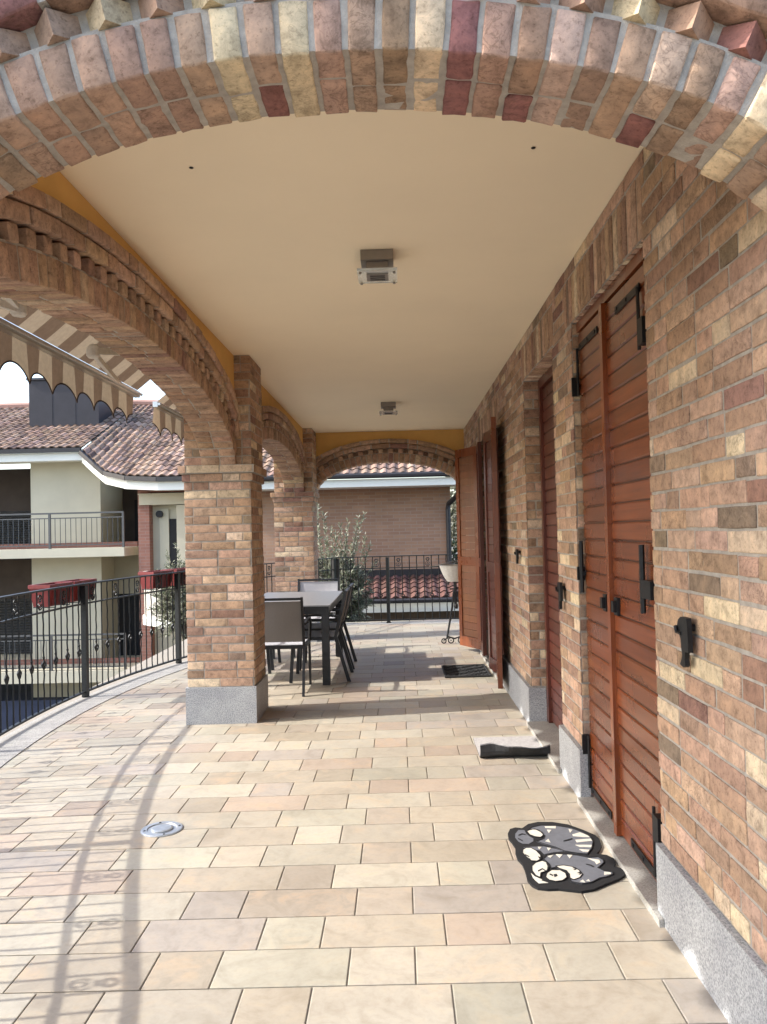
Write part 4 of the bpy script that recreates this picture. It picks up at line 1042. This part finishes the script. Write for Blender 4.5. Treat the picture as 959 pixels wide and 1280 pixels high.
# roof: main pitch and the wing's swept eave
EVm = [(-17, 19.35, 3.66), (-7.75, 19.35, 3.66)]; RVm = [(-17, 23.6, 5.38), (-7.75, 23.6, 5.38)]
EVw = [(-7.75, 19.35, 3.60), (-7.30, 19.1, 3.24), (-6.95, 18.75, 3.02), (-6.3, 18.35, 2.86), (-5.5, 18.1, 2.80), (-4.4, 18.0, 2.79), (-2.2, 18.0, 2.79)]
RVw = [(-7.75, 23.6, 5.38), (-7.3, 23.6, 5.36), (-6.9, 23.6, 5.33), (-6.2, 23.6, 5.3), (-5.5, 23.6, 5.28), (-4.4, 23.6, 5.27), (-2.2, 23.6, 5.26)]
mb = MB(); tiled(mb, EVm, RVm); tiled(mb, EVw, RVw); rf = mb.build('roof', 'clay', hb)
mb = MB(); mb.tube([(x, y, z+.07) for x, y, z in RVm+RVw[1:]], .11, 8, (.36, .22, .18)); mb.build('ridge_cap', 'clay', rf)
mb = MB()
for P in (EVm, EVw):
    for a, b in zip(P, P[1:]): mb.bar((a[0], a[1]-.05, a[2]-.05), (b[0], b[1]-.05, b[2]-.05), .11, .10)
mb.build('gutter', 'gutter', hb)
mb = MB()
for P in (EVm, EVw):
    for a, b in zip(P, P[1:]):
        mb.hexa([(a[0], a[1], a[2]-.30), (b[0], b[1], b[2]-.30), (b[0], b[1]+1.0, b[2]-.26), (a[0], a[1]+1.0, a[2]-.26), (a[0], a[1], a[2]-.102), (b[0], b[1], b[2]-.102), (b[0], b[1]+1.0, b[2]-.09), (a[0], a[1]+1.0, a[2]-.09)])
mb.build('eaves_board', 'white', hb)
mb = MB(); mb.box(-9.95, -8.05, 21.3, 22.6, 4.2, 5.75)
for k in range(1, 3): mb.box(-9.95+k*.633-.004, -9.95+k*.633+.004, 21.294, 21.2995, 4.4, 5.70)
mb.box(-10.0, -8.0, 21.25, 22.65, 5.751, 5.81); mb.build('dormer_block', 'slate', hb)

h2 = thing('brick_house', 'reddish brick house with pale eaves and tiled roof behind the far railing', 'house', (-1.5, 19, -4.4))
mb = MB(); mb.box(-3.7, 1.165, 17.8, 23, -4.4, 2.46); mb.build('wall', 'farbrick', h2)
EV, RV = [(-4.2, 17.0, 2.64), (1.62, 17.0, 2.64)], [(-4.2, 22, 4.75), (1.62, 22, 4.75)]
mb = MB(); tiled(mb, EV, RV, pw=.2); rf = mb.build('roof', 'clay', h2)
mb = MB(); mb.tube([(-4.2, 22, 4.83), (1.62, 22, 4.83)], .11, 8, (.36, .22, .18)); mb.build('ridge_cap', 'clay', rf)
mb = MB(); mb.tube([(-4.25, 16.93, 2.63), (1.66, 16.93, 2.63)], .062, 8); mb.build('gutter', 'gutter', h2)
mb = MB(); mb.box(-4.2, 1.60, 17.0, 17.03, 2.40, 2.565); mb.box(-4.2, 1.60, 17.031, 17.79, 2.40, 2.43); mb.build('eaves_board', 'white', h2)
mb = MB(); mb.tube([(1.60, 16.95, 2.58), (1.52, 17.0, 2.40), (1.12, 17.72, 2.02), (1.10, 17.74, 1.9), (1.10, 17.74, .45)], .055, 10); mb.build('downpipe', 'gutter', h2)
mb = MB(); EV, RV = [(-2.6, 16.0, .06), (2.4, 16.0, .06)], [(-2.6, 17.75, .42), (2.4, 17.75, .42)]
tiled(mb, EV, RV, pal=SHADED_REDCLAY, pw=.2); mb.build('lean_to_roof', 'clay', h2)
mb = MB(); mb.box(-2.6, 2.4, 17.70, 17.79, .43, .58); mb.build('flashing', 'gutter', h2)
mb = MB(); mb.tube([(-2.6, 15.93, .04), (2.4, 15.93, .04)], .05, 8); mb.build('gutter', 'gutter', h2)
mb = MB(); mb.box(-2.6, 2.35, 16.0, 16.05, -.19, -.0); mb.box(-2.6, 2.35, 16.051, 16.65, -.19, -.16); mb.build('eaves_board', 'white', h2)
mb = MB(); mb.box(-2.55, 2.3, 16.6, 17.79, -4.4, -.2); mb.build('lean_to_wall', 'bronze', h2)

# ================================================================== TREES
def leaf(mb, p, d, L, W, col):
    d = d.normalized(); s = d.cross(Vector((rng.uniform(-1, 1), rng.uniform(-1, 1), rng.uniform(-1, 1))))
    if s.length < .05: s = d.cross(Vector((0, 0, 1)))
    s.normalize(); a = p; b = p+d*L
    mb.poly([a, p+d*L*.45+s*W, b, p+d*L*.45-s*W], col)
def olive(label, base, cen, rx, ry, rz, nshoot, tips, LS=.062, cols=((.18, .20, .12), (.27, .28, .20), (.10, .12, .07), (.37, .37, .28))):
    t = thing('olive_tree', label, 'tree', base)
    base, cen = Vector(base), Vector(cen); tr = MB(); cr = MB()
    fork = Vector((cen.x+.05, cen.y, cen.z-rz*.9)); tr.tube([base, base.lerp(fork, .4)+Vector((.06, .03, 0)), base.lerp(fork, .75)-Vector((.04, 0, 0)), fork], [.11, .09, .075, .06], 8)
    limbs = []
    for k in range(9):
        a = k*.7+rng.uniform(-.2, .2); e = cen+Vector((math.cos(a)*rx*.6, math.sin(a)*ry*.6, rz*rng.uniform(-.2, .5)))
        m = fork.lerp(e, .5)+Vector((0, 0, .08)); tr.tube([fork, m, e], [.04, .026, .012], 6); limbs += [m, e]
    def shoot(a, b, n):
        ln = (b-a).length; mid = a.lerp(b, .5)+Vector((rng.uniform(-.1, .1), rng.uniform(-.1, .1), .02))*ln
        P = lambda s: a*(1-s)**2+mid*2*s*(1-s)+b*s*s
        tr.tube([P(q/4) for q in range(5)], [.007, .006, .005, .004, .003], 4)
        for k in range(n):
            s = .12+.88*k/n; p = P(s); ax = (P(min(1, s+.03))-P(s-.03)).normalized()
            r = Vector((rng.uniform(-1, 1), rng.uniform(-1, 1), rng.uniform(-.6, .8)))
            c = rng.choice(cols); g = rng.uniform(.8, 1.2)
            leaf(cr, p, ax*.8+r.normalized()*.9, LS*rng.uniform(.7, 1.25), LS*.13, (c[0]*g, c[1]*g, c[2]*g))
    for k in range(nshoot):
        a = rng.choice(limbs)+Vector((rng.uniform(-.25, .25)*rx, rng.uniform(-.25, .25)*ry, rng.uniform(-.2, .2)*rz))
        v = Vector((rng.gauss(0, 1), rng.gauss(0, 1), rng.gauss(.15, .9))); v.normalize()
        b = cen+Vector((v.x*rx, v.y*ry, v.z*rz))*rng.uniform(.7, 1.08)
        shoot(a, b, int(26+18*(b-a).length/max(rx, .4)))
    for (x, y, z) in tips:
        b = Vector((x, y, z)); a = cen+Vector(((x-cen.x)*.45, (y-cen.y)*.5, rz*.1)); shoot(a, b, int((b-a).length*75))
    tr.build('trunk', 'bark', t); cr.build('crown', 'leaf', t)
tips = [(-1.46, 14.3, 1.95), (-1.36, 14.4, 1.80), (-1.24, 14.5, 1.55), (-1.05, 14.2, 1.60), (-.92, 14.5, 1.66), (-.72, 14.3, 1.74), (-.62, 14.4, 1.78), (-.52, 14.3, 1.22), (-.75, 14.6, 1.25), (-1.16, 14.6, 1.45), (-1.5, 14.5, 1.5), (-.6, 14.2, 1.4), (-1.3, 14.2, 1.35), (-.95, 14.4, 1.4), (-.85, 14.2, 1.2), (-.42, 14.4, .9), (-1.6, 14.3, 1.3), (-1.7, 14.2, 1.1)]
olive('silvery olive tree with upright shoots just beyond the far railing, against the brick house', (-1.15, 14.5, -4.4), (-1.15, 14.4, .22), .66, .55, .9, 430, tips, .084)
olive('small olive tree beyond the curved railing, partly hidden behind the first pillar', (-4.35, 15.6, -4.4), (-4.30, 15.6, .15), .64, .6, .85, 300, [(-4.55, 15.5, 1.15), (-4.35, 15.4, 1.3), (-4.1, 15.5, 1.35), (-4.75, 15.5, .8)], .075)
def bushy(label, base, blobs, nl, LS, cols):
    t = thing('broadleaf_tree', label, 'tree', base); base = Vector(base); tr = MB(); cr = MB()
    top = Vector(blobs[0][0]); tr.tube([base, base.lerp(top, .5)+Vector((.1, 0, 0)), top], [.2, .14, .06], 8)
    for c, r in blobs: tr.tube([base.lerp(top, .55), Vector(c)], [.07, .02], 6)
    for c, r in blobs:
        c = Vector(c)
        for k in range(nl):
            v = Vector((rng.gauss(0, 1), rng.gauss(0, 1), rng.gauss(0, 1))).normalized()
            f = 1+.3*noise.noise(v*2.3+c); p = c+v*r*f*(rng.random()**.35); cc = rng.choice(cols); g = rng.uniform(.75, 1.25)
            leaf(cr, p, v+Vector((rng.uniform(-1, 1), rng.uniform(-1, 1), rng.uniform(-1, .3))), LS, LS*.3, (cc[0]*g, cc[1]*g, cc[2]*g))
    tr.build('trunk', 'bark', t); cr.build('crown', 'leaf', t)
GR = ((.07, .10, .03), (.10, .14, .045), (.05, .075, .025), (.15, .18, .08))
bushy('sparse grey-green tree glimpsed between the brick house and the open shutter', (2.5, 24, -2), [((2.5, 24, 2.6), 1.2), ((3.3, 24.5, 3.4), 1.2), ((2.0, 25, 1.6), 1.1), ((3.2, 25, 1.2), 1.2)], 1500, .16, ((.16, .16, .11), (.22, .21, .15), (.10, .11, .06)))
bushy('bright green bush low behind the downpipe of the brick house', (2.1, 20.0, -2.0), [((2.0, 20, .6), .75), ((2.7, 20.2, .2), .9), ((1.9, 20.2, -.3), .8)], 1500, .12, GR)

# ================================================================== CAMERA, LIGHT
cam = bpy.data.cameras.new('camera'); co = bpy.data.objects.new('camera', cam); COL.objects.link(co)
f = Vector((-0.01898542, 0.99954336, 0.02350785)); r = Vector((0.99952724, 0.01954332, -0.02373493)); u = Vector((0.02418352, -0.02304612, 0.99944186))
co.matrix_world = Matrix(((r.x, u.x, -f.x, 0), (r.y, u.y, -f.y, 0), (r.z, u.z, -f.z, 1.45), (0, 0, 0, 1)))
cam.sensor_fit = 'HORIZONTAL'; cam.sensor_width = 36; cam.lens = 993.98/959*36; cam.clip_start = .05; cam.clip_end = 3000
S.camera = co
EL, AZ = R(38.0), R(6.5)
dv = Vector((math.cos(AZ)*math.cos(EL), math.sin(AZ)*math.cos(EL), -math.sin(EL)))
sun = bpy.data.lights.new('sun', 'SUN'); so = bpy.data.objects.new('sun', sun); COL.objects.link(so)
so.rotation_euler = dv.to_track_quat('-Z', 'Y').to_euler(); so.location = (-20, -3, 20)
sun.energy = SUN; sun.angle = R(.55); sun.color = (1, .965, .91)
w = bpy.data.worlds.new('World'); S.world = w; w.use_nodes = True
nt = w.node_tree; bg = nt.nodes['Background']
sky = nt.nodes.new('ShaderNodeTexSky'); sky.sky_type = 'NISHITA'; sky.sun_disc = False
sky.sun_elevation = EL; sky.sun_rotation = math.atan2(-dv.x, -dv.y); sky.dust_density = 2.5; sky.air_density = 1.0; sky.ozone_density = 1.0
nt.links.new(sky.outputs[0], bg.inputs['Color']); bg.inputs['Strength'].default_value = SKY
vs = S.view_settings; vs.view_transform = 'Standard'; vs.look = 'None'; vs.gamma = 1; vs.use_curve_mapping = False; vs.exposure = EXPO
S.render.engine = 'CYCLES'
cy = S.cycles; cy.max_bounces = 10; cy.diffuse_bounces = 6; cy.glossy_bounces = 4; cy.transmission_bounces = 6; cy.use_denoising = True
cy.sample_clamp_indirect = 8
